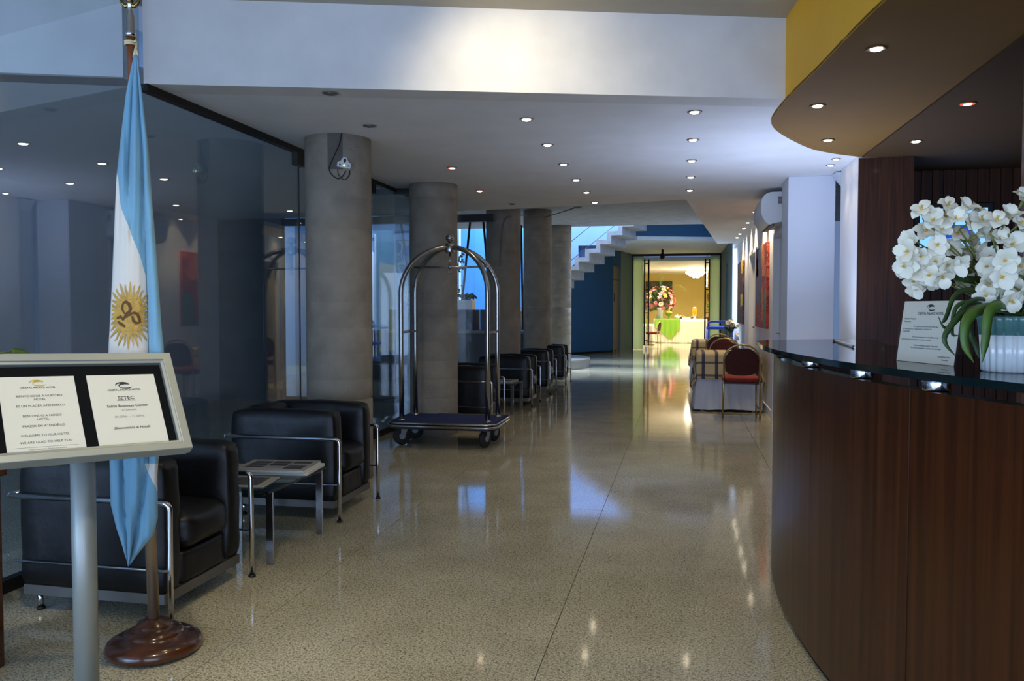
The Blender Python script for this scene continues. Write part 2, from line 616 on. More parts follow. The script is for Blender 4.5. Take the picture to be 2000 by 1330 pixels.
    def build(s, name, mats, parent=None, bevel=0.0, bseg=2, world=False, kind=None, sharp=None):
        me = bpy.data.meshes.new(name)
        vs = s.v
        if world and parent is not None:
            inv = parent.matrix_basis.inverted()
            vs = [tuple(inv @ Vector(v)) for v in vs]
        me.from_pydata(vs, [], s.f)
        if not isinstance(mats, (list, tuple)):
            mats = [mats]
        for m in mats:
            me.materials.append(m)
        me.polygons.foreach_set('material_index', s.m)
        me.polygons.foreach_set('use_smooth', s.sm)
        if s.uv:
            l = me.uv_layers.new(name='UVMap')
            for lp in me.loops:
                l.data[lp.index].uv = s.uv[lp.vertex_index]
        me.update()
        o = link(bpy.data.objects.new(name, me))
        if parent is not None:
            o.parent = parent
        if bevel:
            b = o.modifiers.new('bevel', 'BEVEL')
            b.width = bevel
            b.segments = bseg
            b.limit_method = 'ANGLE'
            b.angle_limit = R(40)
        if kind:
            o['kind'] = kind
        return o


def struct(name, mb, m, label=None, bevel=0.0, parent=None):
    o = mb.build(name, m, parent, bevel)
    if parent is None:
        o['kind'] = 'structure'
        if label: o['label'] = label
    return o


def dup(root, loc, rotz=None, label=None):
    """a copy of a thing with its parts and their sub-parts"""
    r = link(root.copy())
    r.location = loc
    if rotz is not None: r.rotation_euler = (0, 0, rotz)
    if label: r['label'] = label
    for ch in list(root.children):
        c = link(ch.copy()); c.parent = r
        for g in list(ch.children):
            d = link(g.copy()); d.parent = c
    return r


def lettering(txt, size, parent, loc, rot, m, align='CENTER', name='lettering', shear=0.0, bold=0.0, sx=1.0):
    c = bpy.data.curves.new(name, 'FONT')
    c.body = txt
    c.size = size
    c.align_x = align
    c.align_y = 'CENTER'
    c.offset = bold
    c.shear = shear
    c.extrude = 0.0001
    c.resolution_u = 2
    c.materials.append(m)
    q = link(bpy.data.objects.new(name, c))
    bpy.context.view_layer.update()
    me = bpy.data.meshes.new_from_object(q.evaluated_get(bpy.context.evaluated_depsgraph_get()))
    bpy.data.objects.remove(q)
    bpy.data.curves.remove(c)
    o = link(bpy.data.objects.new(name, me))
    o.parent = parent
    o.location = loc
    o.rotation_euler = rot
    o.scale = (sx, 1, 1)
    return o


def bez(p0, p1, p2, n=8):
    return [Vector(p0) * (1 - t) ** 2 + Vector(p1) * 2 * t * (1 - t) + Vector(p2) * t * t for t in [i / n for i in range(n + 1)]]


def catmull(P, n=8):
    P = [Vector(p) for p in P]
    out = []
    for i in range(len(P) - 1):
        a = P[max(i - 1, 0)]; b = P[i]; c = P[i + 1]; d = P[min(i + 2, len(P) - 1)]
        for k in range(n):
            t = k / n
            out.append(0.5 * ((2 * b) + (c - a) * t + (2 * a - 5 * b + 4 * c - d) * t * t + (3 * b - a - 3 * c + d) * t ** 3))
    out.append(P[-1])
    return out
# ------------------------------------------------------------------ floor
HC = 2.60          # dropped ceiling
HU = 3.09          # upper ceiling
HS = 3.05          # concrete slab further in
XG = -3.05         # glass wall plane
XR = 1.06          # right wall plane
fl = MB().box(-9.5, 5.0, -4.0, 40.0, -0.15, -0.012)
floor = struct('floor', fl, M['grout'], 'polished speckled granite floor of the lobby')
TW, TL = 1.21, 0.575
tile_me = None
for i in range(-1, 5):
    for j in range(-3, 28):
        x0 = -0.50 + (i - 2) * TW
        y0 = 2.98 + j * TL - 1.15
        if x0 + TW < XG - 1.0:
            continue
        if tile_me is None:
            t = MB().box(0.0015, TW - 0.0015, 0.0015, TL - 0.0015, -0.02, 0.0).build('floor_tile', M['granite'], floor)
            tile_me = t.data
        else:
            t = link(bpy.data.objects.new('floor_tile', tile_me))
            t.parent = floor
        t.location = (x0, y0, random.uniform(-0.0002, 0.0))
YT = 2.98 + 28 * TL - 1.15
far = MB().box(-9.5, 5.0, YT, 40.0, -0.02, -0.0002).box(-9.5, -0.50 - 2 * TW - 0.0015, -4.0, YT, -0.02, -0.0002).box(-0.5 + 3 * TW, 5.0, -4.0, YT, -0.02, -0.0002).box(-0.50 - 2 * TW, -0.5 + 3 * TW, -4.0, 2.98 - 3 * TL - 1.15, -0.02, -0.0002)
far.build('floor_slabs', M['granite'], floor)

# ------------------------------------------------------------------ ceilings
def beam_y(x): return 5.153 + 0.302 * x      # line of the bulkhead face
poly = [(XG, beam_y(XG) + 0.1), (0.62, beam_y(0.62) + 0.1), (1.44, beam_y(1.44) + 0.1), (1.44, 8.6), (XR + 0.02, 8.6), (XR + 0.02, 18.4), (0.95, 16.62), (0.665, 16.68), (0.566, 15.70), (0.032, 9.952), (-1.284, 10.263), (-2.163, 10.40), (XG, 10.49)]
struct('ceiling', MB().prism(poly, HC, HC + 0.06), M['white_plaster'], 'white dropped ceiling with rows of recessed downlights')
struct('ceiling', MB().prism([(-9.5, -4.0), (5.0, -4.0), (5.0, 6.6), (-9.5, 2.6)], HU, HU + 0.1), M['tan_plaster'], 'raised tan ceiling above the entrance side')
struct('ceiling', MB().prism([(-5.6, 9.4), (4.5, 9.4), (4.5, 17.25), (-5.6, 17.25)], HS, HS + 0.25), M['slab'], 'rough grey concrete slab ceiling over the far lobby')
struct('ceiling', MB().prism([(-1.15, 21.4), (-0.85, 21.55), (0.78, 22.1), (1.6, 22.3), (1.6, 27.0), (-3.2, 27.0), (-3.2, 24.2)], 3.10, 3.2), M['white_plaster'], 'pale ceiling of the far hall before the glass doors')
struct('ceiling', MB().prism([(-9.5, -4.0), (XG - 0.02, -4.0), (XG - 0.02, 3.6), (-9.5, 1.9)], 3.04, 3.08), M['grey_wall'], 'dark ceiling of the room behind the glass')
struct('ceiling', MB().prism([(-9.5, 1.95), (XG - 0.02, 4.12), (XG - 0.02, 10.8), (-9.5, 10.8)], 2.6, 2.7), M['grey_wall'], 'low dark ceiling of the room behind the glass')
# bulkhead beam
def beam(name, xa, xb, off, lab):
    n = Vector((0.302, -1, 0)).normalized()
    d = -n * 0.2
    a, b = (xa, beam_y(xa) + off), (xb, beam_y(xb) + off)
    return struct(name, MB().prism([a, b, (b[0] + d.x, b[1] + d.y), (a[0] + d.x, a[1] + d.y)], HC - 0.001, HU + 0.02), M['beam_plaster'], lab)
beam('beam', XG + 0.005, 1.6, 0.0, 'long white plaster beam lit warm at its middle')
b2 = MB()
n_ = Vector((0.355, -1, 0)).normalized() * -0.2
a_, c_ = (XG - 0.02, 4.09), (-7.5, 4.09 - 0.355 * 4.45)
b2.prism([c_, a_, (a_[0] + n_.x, a_[1] + n_.y), (c_[0] + n_.x, c_[1] + n_.y)], HC, HU + 0.02)
struct('beam', b2, M['beam_plaster'], 'bluish white beam continuing behind the glass wall')

# ------------------------------------------------------------------ concrete columns
def column(x, y, top, joints, lab):
    prof = [(0.25, 0.0)]
    zz = 0.19
    while zz < top - 0.1:
        if min(abs(zz - j) for j in joints) > 0.06:
            prof += [(0.25, zz - 0.006), (0.2487, zz - 0.002), (0.2487, zz + 0.002), (0.25, zz + 0.006)]
        zz += 0.195
    for z in joints:
        prof += [(0.25, z - 0.008), (0.2455, z - 0.004), (0.2455, z + 0.004), (0.25, z + 0.008)]
    prof += [(0.25, top)]
    prof.sort(key=lambda q: q[1])
    m = MB().lathe(prof, (0, 0, 0), 48)
    o = struct('column', m, M['concrete'], lab)
    o.location = (x, y, 0)
    return o
col1 = column(-2.592, 5.92, HC, (0.62, 1.9), 'nearest round concrete column, by the first two armchairs')
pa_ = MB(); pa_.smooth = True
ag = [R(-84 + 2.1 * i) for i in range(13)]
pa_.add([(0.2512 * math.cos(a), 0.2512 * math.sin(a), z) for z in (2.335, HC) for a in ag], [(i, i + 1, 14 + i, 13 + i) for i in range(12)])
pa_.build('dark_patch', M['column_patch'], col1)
column(-2.56, 8.27, HC, (1.22, 2.45), 'round concrete column behind the luggage cart')
column(-2.535, 11.58, HS, (1.30, 2.6), 'round concrete column right behind the third armchair pair')
column(-2.52, 14.33, HS, (1.30, 2.6), 'round concrete column between the last armchairs')
column(-2.53, 17.05, HS, (1.35, 2.6), 'farthest round concrete column, next to the stair')

# ------------------------------------------------------------------ glass wall on the left
gw = struct('wall_left', MB().box(XG - 0.02, XG + 0.025, -3.9, 10.45, -0.005, 0.06), M['dark_metal'], 'tall frameless glass wall with dark floor rail and top rail')
rl = MB()
rl.box(XG - 0.025, XG + 0.03, beam_y(XG), 10.45, 2.558, 2.60)
rl.build('top_rail', M['dark_metal'], gw)
for y0, y1, top in ((-3.9, 2.0, HU), (2.01, 4.2, HU), (4.21, 6.17, 2.57), (6.18, 7.75, 2.57), (7.76, 8.42, 2.57), (8.44, 10.4, 2.57)):
    MB().box(XG - 0.005, XG + 0.005, y0, y1, 0.04, top).build('glass_pane', M['glass_wall'], gw)
for y in (6.175, 7.755):
    k = MB().box(XG - 0.02, XG + 0.03, y - 0.07, y + 0.07, 2.46, 2.56).box(XG - 0.02, XG + 0.03, y - 0.08, y + 0.08, 0.0, 0.11)
    k.build('clamp', M['dark_metal'], gw)
    MB().box(XG - 0.004, XG + 0.007, y - 0.006, y + 0.006, 0.1, 2.45).build('joint_seal', M['dark_metal'], gw)
    MB().ball((XG + 0.02, y, 2.0), 0.012, 10).build('fixing', M['chrome'], gw)
# glass return at the corner, between the glass wall and the second column
g2 = struct('wall_left_return', MB().box(XG, -2.78, 8.415, 8.445, 2.54, 2.6), M['dark_metal'], 'short glass return panel beside the second column')
MB().box(XG + 0.01, -2.80, 8.425, 8.435, 0.02, 2.54).build('glass_pane', M['glass_wall'], g2)
# cross glazing before the courtyard
cg = struct('window_1', MB().box(-5.6, -2.52, 10.86, 10.94, 2.50, 2.60).box(-5.6, -2.7, 10.88, 10.92, 0.0, 0.05).box(-4.4, -4.36, 10.88, 10.92, 0.05, 2.5), M['dark_metal'], 'dark framed glazing between the lobby and the blue courtyard')
for x0, x1 in ((-5.6, -4.41), (-4.35, -2.79)):
    MB().box(x0, x1, 10.895, 10.905, 0.05, 2.5).build('glass_pane', M['clear'], cg)

# room behind the glass
struct('wall_far_left', MB().box(-6.7, -6.6, -4.0, 10.8, 0, HU), M['grey_wall'], 'dark wall of the room behind the glass')
struct('wall_far_left', MB().box(-6.6, -5.6, 10.8, 10.9, 0, 2.7), M['dark_wall'], 'dark wall beside the courtyard glazing')
# courtyard
struct('wall_courtyard', MB().box(-9.0, -4.97, 18.0, 18.15, 0, 6.0), M['pale_blue_wall'], 'pale blue courtyard wall behind the glass')
struct('wall_courtyard', MB().box(-9.1, -9.0, 10.9, 20.1, 0, 6.0), M['pale_blue_wall'], 'pale blue side wall of the courtyard')
lw = struct('wall_courtyard', MB().box(-5.6, -2.75, 14.25, 14.85, 0, 0.88), M['dark_wall'], 'low dark planter wall in the courtyard')
MB().box(-5.62, -2.73, 14.20, 14.90, 0.88, 0.925).build('ledge', M['conduit'], lw)
# blue wall behind the stair, with a recess; it ends along the stair
yw = 19.95
W0, W1 = yw, yw + 0.15
bw = MB()
def quadwall(x0, x1, za, zb, zt): bw.prism3([(x0, W0, za), (x1, W0, zb), (x1, W0, zt), (x0, W0, zt)], (0, 0.15, 0))
quadwall(-3.3, -2.50, 1.8, 2.5, 6.0)
quadwall(-2.50, -2.00, 2.86, 2.86, 6.0)
quadwall(-2.00, -0.6, 2.62, 3.66, 6.0)
quadwall(-0.6, 1.6, 3.70, 3.70, 6.0)
cw_ = MB().box(-9.0, -3.3, yw, yw + 0.15, 0, 6.0)
struct('wall_courtyard', cw_, M['court_blue'], 'deep blue back wall of the courtyard')
wb = struct('wall_stair', bw, M['blue_wall'], 'bright blue wall rising behind the concrete stair')
MB().box(-2.52, -1.98, yw + 0.30, yw + 0.33, 2.55, 2.9).box(-2.53, -2.50, yw + 0.15, yw + 0.33, 2.55, 2.9).box(-2.0, -1.97, yw + 0.15, yw + 0.33, 2.55, 2.9).box(-2.53, -1.97, yw + 0.15, yw + 0.33, 2.86, 2.9).build('recess', M['blue_wall'], wb)
struct('wall_void', MB().prism3([(-1.2, 21.4, 3.2), (1.6, 22.3, 3.2), (1.6, 22.3, 6.0), (-1.2, 21.4, 6.0)], (0, 0.1, 0)), M['deep_blue_wall'], 'blue band of wall above the far hall ceiling')
struct('wall_void', MB().box(1.6, 1.7, 17.25, 22.3, 2.6, 6.0), M['blue_wall'], 'blue side wall of the stair void')
struct('wall_void', MB().box(-9.0, 1.7, 17.10, 17.25, HS + 0.25, 6.0), M['pale_blue_wall'], 'pale wall above the slab edge')
# far hall
def slant(name, p, q, z0, z1, m, lab, t=0.12):
    p, q = Vector(p), Vector(q)
    d = (q - p).normalized()
    n = Vector((-d.y, d.x)) * t
    return struct(name, MB().prism([tuple(p), tuple(q), tuple(q + n), tuple(p + n)], z0, z1), m, lab)
slant('wall_hall_left', (-4.6, 21.4), (-2.06, 24.97), 0, 3.4, M['deep_blue_wall'], 'dark blue wall under the stair, left of the tan door')
d1, d2 = (-2.06, 24.97), (-1.86, 25.36)
slant('wall_hall_left', d1, d2, 2.62, 3.4, M['deep_blue_wall'], 'blue wall over the tan door')
slant('wall_hall_left', (-1.86, 25.36), (-1.60, 26.95), 0, 3.4, M['teal_wall'], 'teal wall between the tan door and the glass doors')
dn = struct('door_3', MB().prism([(-2.09, 25.02), (-1.90, 25.40), (-1.95, 25.43), (-2.14, 25.05)], 0, 2.62), M['tan_door'], 'narrow tan door in the blue wall under the stair')
MB().prism([(-2.075, 25.035), (-1.885, 25.405), (-1.89, 25.41), (-2.08, 25.04)], 2.2, 2.215).build('panel_joint', M['dark_metal'], dn)
MB().box(-2.04, -2.02, 25.03, 25.05, 1.55, 1.8).build('door_sign', M['black'], dn)
struct('baseboard_hall', MB().prism([(-4.6, 21.35), (-2.06, 24.92), (-1.58, 26.9), (-1.60, 26.9), (-2.08, 24.97), (-4.62, 21.4)], 0, 0.07), M['dark_metal'], 'dark skirting under the blue wall')
hr = struct('wall_hall_right', MB().box(1.20, 1.35, 18.4, 23.3, 0, 3.4).box(1.20, 1.35, 24.1, 27.0, 0, 3.4).box(1.20, 1.35, 23.3, 24.1, 2.6, 3.4), M['teal_wall'], 'grey blue right wall of the far hall')
MB().box(1.17, 1.20, 19.0, 20.2, 0.25, 2.45).build('glass_pane', M['door_gloss'], hr)
struct('door_4', MB().box(1.28, 1.33, 23.3, 24.1, 0, 2.6), M['dark_wall'], 'dark doorway in the right wall of the far hall')
# ------------------------------------------------------------------ right wall of the lobby
wr = MB()
for y0, y1, z0, z1 in ((8.94, 9.20, 0, HC), (9.20, 10.12, 2.20, HC), (10.12, 12.46, 0, HC), (12.46, 13.72, 2.22, HC), (13.72, 18.4, 0, HC)):
    wr.box(XR, XR + 0.14, y0, y1, z0, z1)
struct('wall_right', wr, M['white_plaster'], 'white right wall with paintings, washed by ceiling spots')
struct('wall_right_end', MB().box(XR, 1.36, 18.4, 18.5, 0, 3.1), M['white_trim'], 'pale end of the right wall before the far hall')
struct('wall_right_pilaster', MB().box(1.004, 1.44, 8.44, 8.94, 0, HC), M['white_trim'], 'broad pale pilaster at the end of the reception', bevel=0.006)
ws = struct('wall_right_near', MB().box(1.44, 1.6, 7.40, 8.17, 0, HC), M['white_plaster'], 'grey white wall between pilaster and reception')
MB().box(1.50, 1.6, 8.17, 8.44, 0, HC).build('recess', M['white_trim'], ws)
MB().prism3([(1.40, 8.20, 2.59), (1.50, 8.20, 2.59), (1.50, 8.20, 2.46), (1.45, 8.20, 2.52)], (0, 0.2, 0)).build('frame', M['white_trim'], ws)


def wall_door(name, y0, y1, z1, lab, handle_y):
    d = struct(name, MB().box(XR + 0.05, XR + 0.09, y0, y1, 0.005, z1), M['door_gloss'], lab)
    f = MB().box(XR - 0.02, XR + 0.10, y0 - 0.07, y0, 0, z1 + 0.06).box(XR - 0.02, XR + 0.10, y1, y1 + 0.07, 0, z1 + 0.06).box(XR - 0.02, XR + 0.10, y0, y1, z1, z1 + 0.06)
    f.build('frame', M['white_trim'], d, 0.004)
    h = MB().cyl((XR + 0.05, handle_y, 1.04), (XR + 0.035, handle_y, 1.04), 0.028).tube([(XR + 0.05, handle_y, 1.04), (XR - 0.01, handle_y, 1.04), (XR - 0.02, handle_y + 0.02, 1.04), (XR - 0.02, handle_y + 0.13, 1.04)], 0.010, 8)
    h.build('handle', M['steel'], d)
    return d
wall_door('door_1', 9.27, 10.05, 2.13, 'near glossy tan door in the right wall, beside the pilaster', 9.42)
wall_door('door_2', 12.53, 13.65, 2.15, 'farther glossy tan door in the right wall, between the paintings', 12.70)
bb = MB()
for y0, y1 in ((10.12, 12.46), (13.72, 18.4)):
    bb.box(XR - 0.015, XR, y0, y1, 0, 0.09)
bb.box(XR - 0.05, XR + 0.0, 8.95, 9.19, 0, 0.09)
struct('baseboard_right', bb, M['white_trim'], 'white skirting of the right wall')

# ------------------------------------------------------------------ reception niche
struct('wall_reception', MB().box(1.44, 1.87, 7.37, 7.395, 0, 2.57).box(1.61, 1.87, 7.395, 7.62, 0, 2.57), M['panel_wood'], 'dark wood pilaster at the reception back wall')
rb = struct('wall_reception', MB().box(1.87, 4.8, 8.20, 8.3, 0, 2.6), M['panel_wood'], 'dark wooden back wall of the reception')
for k in range(30):
    x = 1.95 + k * 0.095
    MB().box(x, x + 0.055, 8.17, 8.20, 0, 2.585).build('batten', M['panel_wood'], rb)
struct('wall_reception', MB().box(4.7, 4.8, 1.0, 8.2, 0, 2.6), M['panel_wood'], 'wooden side wall of the reception')
struct('wall_reception', MB().box(1.535, 1.75, 4.17, 4.23, 0, 2.585), M['post_wood'], 'reddish wood panel edge rising beside the flowers')
# curved soffit over the desk
arc = catmull([(1.75, 1.0, 0), (1.30, 1.9, 0), (1.0, 2.85, 0), (0.809, 3.735, 0), (0.699, 4.627, 0), (0.625, 5.186, 0), (0.584, 5.70, 0), (0.60, 6.0, 0), (0.717, 6.366, 0), (0.973, 6.901, 0), (1.20, 7.18, 0), (1.44, 7.38, 0)], 6)
pl = [(p.x, p.y) for p in arc] + [(1.46, 7.36), (1.55, 4.2), (1.95, 1.0)]
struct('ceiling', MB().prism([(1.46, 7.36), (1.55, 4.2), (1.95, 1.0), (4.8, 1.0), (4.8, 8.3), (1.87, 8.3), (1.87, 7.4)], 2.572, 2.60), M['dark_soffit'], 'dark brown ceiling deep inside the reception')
struct('ceiling', MB().prism(pl, 2.585, 2.60), M['soffit'], 'brown curved soffit over the reception desk')
fa = MB()
inn = []
for i, p in enumerate(arc):
    t = (arc[min(i + 1, len(arc) - 1)] - arc[max(i - 1, 0)]).normalized()
    inn.append(p + Vector((t.y, -t.x, 0)) * 0.05)
k = len(arc)
fa.smooth = True
vs = [(p.x, p.y, z) for z in (2.583, HU) for p in arc] + [(p.x, p.y, z) for z in (2.583, HU) for p in inn]
fs = []
for i in range(k - 1):
    fs += [(i + 1, i, k + i, k + i + 1), (2 * k + i, 2 * k + i + 1, 3 * k + i + 1, 3 * k + i)]
fa.add(vs, fs)
fa.smooth = False
fa.cur = 1
fa.add([(p.x, p.y, 2.583) for p in arc] + [(p.x, p.y, 2.583) for p in inn], [(i, i + 1, k + i + 1, k + i) for i in range(k - 1)])
struct('trim_1', fa, [M['yellow_paint'], M['soffit']], 'yellow curved fascia hanging over the reception desk')

# ------------------------------------------------------------------ far glass doors and dining room
dd = struct('door_5', MB().box(-1.62, 1.20, 26.88, 26.96, 3.03, 3.10).box(-1.62, -1.57, 26.88, 26.96, 0, 3.03).box(1.15, 1.20, 26.88, 26.96, 0, 3.03), M['dark_metal'], 'open glass double doors with tall bar handles at the far end')
MB().box(-1.57, -1.25, 26.90, 26.92, 0.02, 3.03).build('side_pane', M['frosted'], dd)
MB().box(0.85, 1.15, 26.90, 26.92, 0.02, 3.03).build('side_pane', M['frosted'], dd)
for x in (-1.15, 0.772):
    MB().box(x - 0.006, x + 0.006, 26.95, 27.85, 0.05, 3.0).build('door_leaf', M['clear'], dd)
    for s in (-1, 1):
        hb = MB().cyl((x + s * 0.066, 27.0, 0.14), (x + s * 0.066, 27.0, 2.93), 0.026, 10)
        for z in (0.3, 1.2, 1.95, 2.8):
            hb.cyl((x, 27.0, z), (x + s * 0.066, 27.0, z), 0.014, 8)
        hb.build('handle', M['dark_metal'], dd)
    MB().box(x - 0.03, x + 0.03, 26.93, 27.06, 0.0, 0.09).box(x - 0.03, x + 0.03, 26.93, 27.06, 2.98, 3.05).build('pivot', M['steel'], dd)
struct('wall_dining', MB().box(-5.0, 5.0, 37.0, 37.1, 0, 3.2), M['yellow_wall'], 'warm yellow back wall of the dining room')
struct('wall_dining', MB().box(-5.1, -5.0, 27.0, 37.0, 0, 3.2), M['yellow_wall'], 'yellow left wall of the dining room')
struct('wall_dining', MB().box(1.7, 1.8, 27.2, 37.0, 0, 3.2), M['yellow_wall'], 'yellow right wall of the dining room')
struct('wall_dining', MB().box(-5.0, -1.62, 26.9, 27.0, 0, 3.2).box(1.2, 1.8, 26.96, 27.2, 0, 3.2), M['white_plaster'], 'wall around the far glass doors')
struct('ceiling', MB().box(-5.0, 1.8, 27.0, 37.0, 2.88, 3.0), M['white_plaster'], 'white dining room ceiling')

# ------------------------------------------------------------------ concrete stair
sw = Vector((0.189, 0.982, 0)).normalized() * 1.22
sd = Vector((0.982, -0.189, 0)).normalized()
P0 = at(1142.8, 502.4, 18.35)      # outer corner of one tread
RIS, TRD, TH = 0.187, 0.252, 0.095
lo, hi = -10, 7
up_pts, dn_pts = [], []
for k in range(lo, hi):
    a = P0 + sd * (TRD * k) + Vector((0, 0, RIS * k))
    up_pts += [a - sd * TRD, a]                       # tread edge: back corner, front corner
    c = a + sd * TH - Vector((0, 0, TH))
    dn_pts += [c - sd * TRD + Vector((0, 0, 0)), c]
st = thing('staircase', 'concrete folded stair rising to the right without risers closed in', 'stairs', tuple(P0 + sd * (TRD * lo) * 1.0 + Vector((0, 0, -P0.z))))
st['label'] = 'bare grey concrete zigzag staircase rising in front of the bright blue wall'
for k in range(lo, hi):
    a = P0 + sd * (TRD * k) + Vector((0, 0, RIS * k))
    b = a - sd * TRD
    if a.z < 0.12: continue
    m = MB()
    # tread slab and the riser slab on its front end
    m.prism3([b, a + sd * TH, a + sd * TH - Vector((0, 0, TH)), b - Vector((0, 0, TH))], sw)
    m.build('tread', M['stair_concrete'], st, world=True)
    m = MB()
    m.prism3([a, a + sd * TH, a + sd * TH + Vector((0, 0, RIS - TH)), a + Vector((0, 0, RIS - TH))], sw)
    m.build('riser', M['stair_concrete'], st, world=True)
for off in (0.55, 1.0):
    q0 = P0 + sw * 0.97 + sd * (TRD * -7) + Vector((0, 0, RIS * -7 + off))
    q1 = P0 + sw * 0.97 + sd * (TRD * 3) + Vector((0, 0, RIS * 3 + off))
    MB().cyl(q0, q1, 0.008, 6).build('handrail', M['dark_metal'], st, world=True)
# rounded plinth at the stair foot
pp = [(-2.75, 17.55)]
for p in bez((-2.4, 17.55, 0), (-2.05, 17.75, 0), (-2.08, 18.7, 0), 8) + bez((-2.08, 18.7, 0), (-2.15, 19.6, 0), (-2.7, 19.8, 0), 8):
    pp.append((p.x, p.y))
pp += [(-4.6, 19.8), (-4.6, 17.55)]
pf = thing('plinth', 'low pale rounded stone plinth at the foot of the stair', 'plinth', (-3.4, 18.6, 0))
MB().prism(pp, 0, 0.16).build('base', M['stair_concrete'], pf, world=True)
MB().prism([((x + 3.2) * 1.02 - 3.2, (y - 18.6) * 1.02 + 18.6) for x, y in pp], 0.16, 0.20).build('top_slab', M['rail_white'], pf, world=True)
# ------------------------------------------------------------------ reception desk
CX, CY, CR = 5.12, 3.80, 4.696
def arcp(y, r): return (CX - math.sqrt(r * r - (y - CY) ** 2), y)
def arcseg(y0, y1, r0, r1, z0, z1, n=16, mb=None):
    m = mb or MB()
    a = [arcp(y0 + (y1 - y0) * i / n, r0) for i in range(n + 1)]
    b = [arcp(y0 + (y1 - y0) * i / n, r1) for i in range(n + 1)]
    for i in range(n):
        m.add([(*a[i], z0), (*a[i + 1], z0), (*b[i + 1], z0), (*b[i], z0), (*a[i], z1), (*a[i + 1], z1), (*b[i + 1], z1), (*b[i], z1)],
              [(0, 1, 2, 3), (7, 6, 5, 4), (1, 0, 4, 5), (3, 2, 6, 7)])
    m.add([(*a[0], z0), (*b[0], z0), (*b[0], z1), (*a[0], z1), (*a[n], z0), (*b[n], z0), (*b[n], z1), (*a[n], z1)], [(0, 1, 2, 3), (7, 6, 5, 4)])
    return m
desk = thing('reception_desk', 'curved dark wood reception desk with a raised glass top', 'reception desk', (0.9, 2.8, 0))
arcseg(0.35, 2.445, CR, CR - 0.05, 0.03, 1.08).build('front_panel', M['counter_wood'], desk, world=True)
arcseg(2.453, 4.40, CR, CR - 0.05, 0.03, 1.08).build('front_panel', M['counter_wood'], desk, world=True)
arcseg(0.35, 4.36, CR - 0.015, CR - 0.06, 0.0, 0.03).build('plinth', M['black'], desk, world=True)
e0 = arcp(4.40, CR)
MB().prism([e0, (e0[0] + 0.55, 4.56), (e0[0] + 0.55, 4.52), (e0[0] + 0.02, 4.355)], 0.0, 1.08).build('end_panel', M['counter_wood'], desk, world=True)
arcseg(0.35, 4.33, CR - 0.05, CR - 0.55, 0.735, 0.765).build('work_surface', M['counter_wood'], desk, world=True)
arcseg(0.35, 4.33, CR - 0.05, CR - 0.22, 1.0, 1.02).build('inner_shelf', M['counter_wood'], desk, world=True)
# glass top
gp = [arcp(0.35 + 3.85 * i / 26, CR + 0.07) for i in range(27)]
tip = bez((gp[-1][0], gp[-1][1], 0), (0.345, 4.48, 0), (0.52, 4.62, 0), 8)[1:] + [Vector((0.84, 4.75, 0)), Vector((1.05, 4.79, 0))]
gpoly = gp + [(p.x, p.y) for p in tip] + [arcp(4.5 - 4.15 * i / 20, CR - 0.50) for i in range(21)]
n = len(gpoly)
gt = MB()
gt.add([(x, y, 1.14) for x, y in gpoly], [tuple(range(n))])
gt.add([(x, y, 1.12) for x, y in gpoly], [tuple(range(n - 1, -1, -1))])
gt.cur = 1
gt.smooth = True
gt.add([(x, y, 1.12) for x, y in gpoly] + [(x, y, 1.14) for x, y in gpoly], [(i, (i + 1) % n, n + (i + 1) % n, n + i) for i in range(n)])
gt.build('glass_top', [M['glass_top'], M['glass_edge']], desk, world=True)
for y in (0.9, 1.65, 2.40, 2.80, 3.30, 3.95):
    x = arcp(y, CR - 0.035)[0]
    MB().lathe([(0.034, 1.08), (0.036, 1.085), (0.036, 1.117), (0.034, 1.12)], (x, y, 0), 24).build('standoff', M['chrome'], desk, world=True)
# papers on the inner shelf, seen under the glass
for (y, w, lab) in ((2.68, 0.2, 'cream paper sheet on the desk shelf, left of the middle chrome standoff'), (2.20, 0.14, 'cream paper sheet on the desk shelf, right of the middle chrome standoff')):
    x = arcp(y, CR - 0.13)[0]
    p = thing('paper_sheet', lab, 'paper', (x, y, 1.0205), R(12))
    MB().box(-0.06, 0.06, -w / 2, w / 2, 0.0, 0.004).build('sheet', mat('cream_paper', (206, 196, 140), 0.7), p)

# ------------------------------------------------------------------ letter in an acrylic holder on the desk
A, B = at(1750.8, 704, 2.586), at(1865, 715, 2.327)
A.z = B.z = 1.1405
u = (B - A).normalized()
nrm = Vector((u.y, -u.x, 0))               # towards the customer side
wl = (B - A).length
v = (Vector((0, 0, 1)) * math.cos(R(8)) - nrm * math.sin(R(8))).normalized()
hl = 0.190
lh = thing('letter_holder', 'slanted clear acrylic holder with a printed hotel letter, on the glass counter', 'sign holder', tuple((A + B) / 2))
bn = u.cross(v).normalized()
if bn.dot(nrm) < 0: bn = -bn
MB().prism3([A, B, B + v * hl, A + v * hl], -bn * 0.003).build('back_plate', M['clear'], lh, world=True)
MB().prism3([A + bn * 0.004, B + bn * 0.004, B + v * (hl * 0.98) + bn * 0.004, A + v * (hl * 0.98) + bn * 0.004], bn * 0.002).build('front_plate', M['clear'], lh, world=True)
back = -nrm * 0.11
for p in (A, B - u * 0.004):
    MB().prism3([p + v * hl * 0.62, p + v * hl * 0.58, p + back, p + back + Vector((0, 0, 0.004)) - nrm * 0.002], u * 0.004).build('prop', M['clear'], lh, world=True)
ltr = MB().prism3([A + u * 0.003 + bn * 0.001, B - u * 0.003 + bn * 0.001, B - u * 0.003 + v * hl * 0.985 + bn * 0.001, A + u * 0.003 + v * hl * 0.985 + bn * 0.001], bn * 0.0012).build('letter', M['paper'], lh, world=True)
RM = Matrix((u, v, bn)).transposed()
RE = RM.to_euler()
base = (A + B) / 2
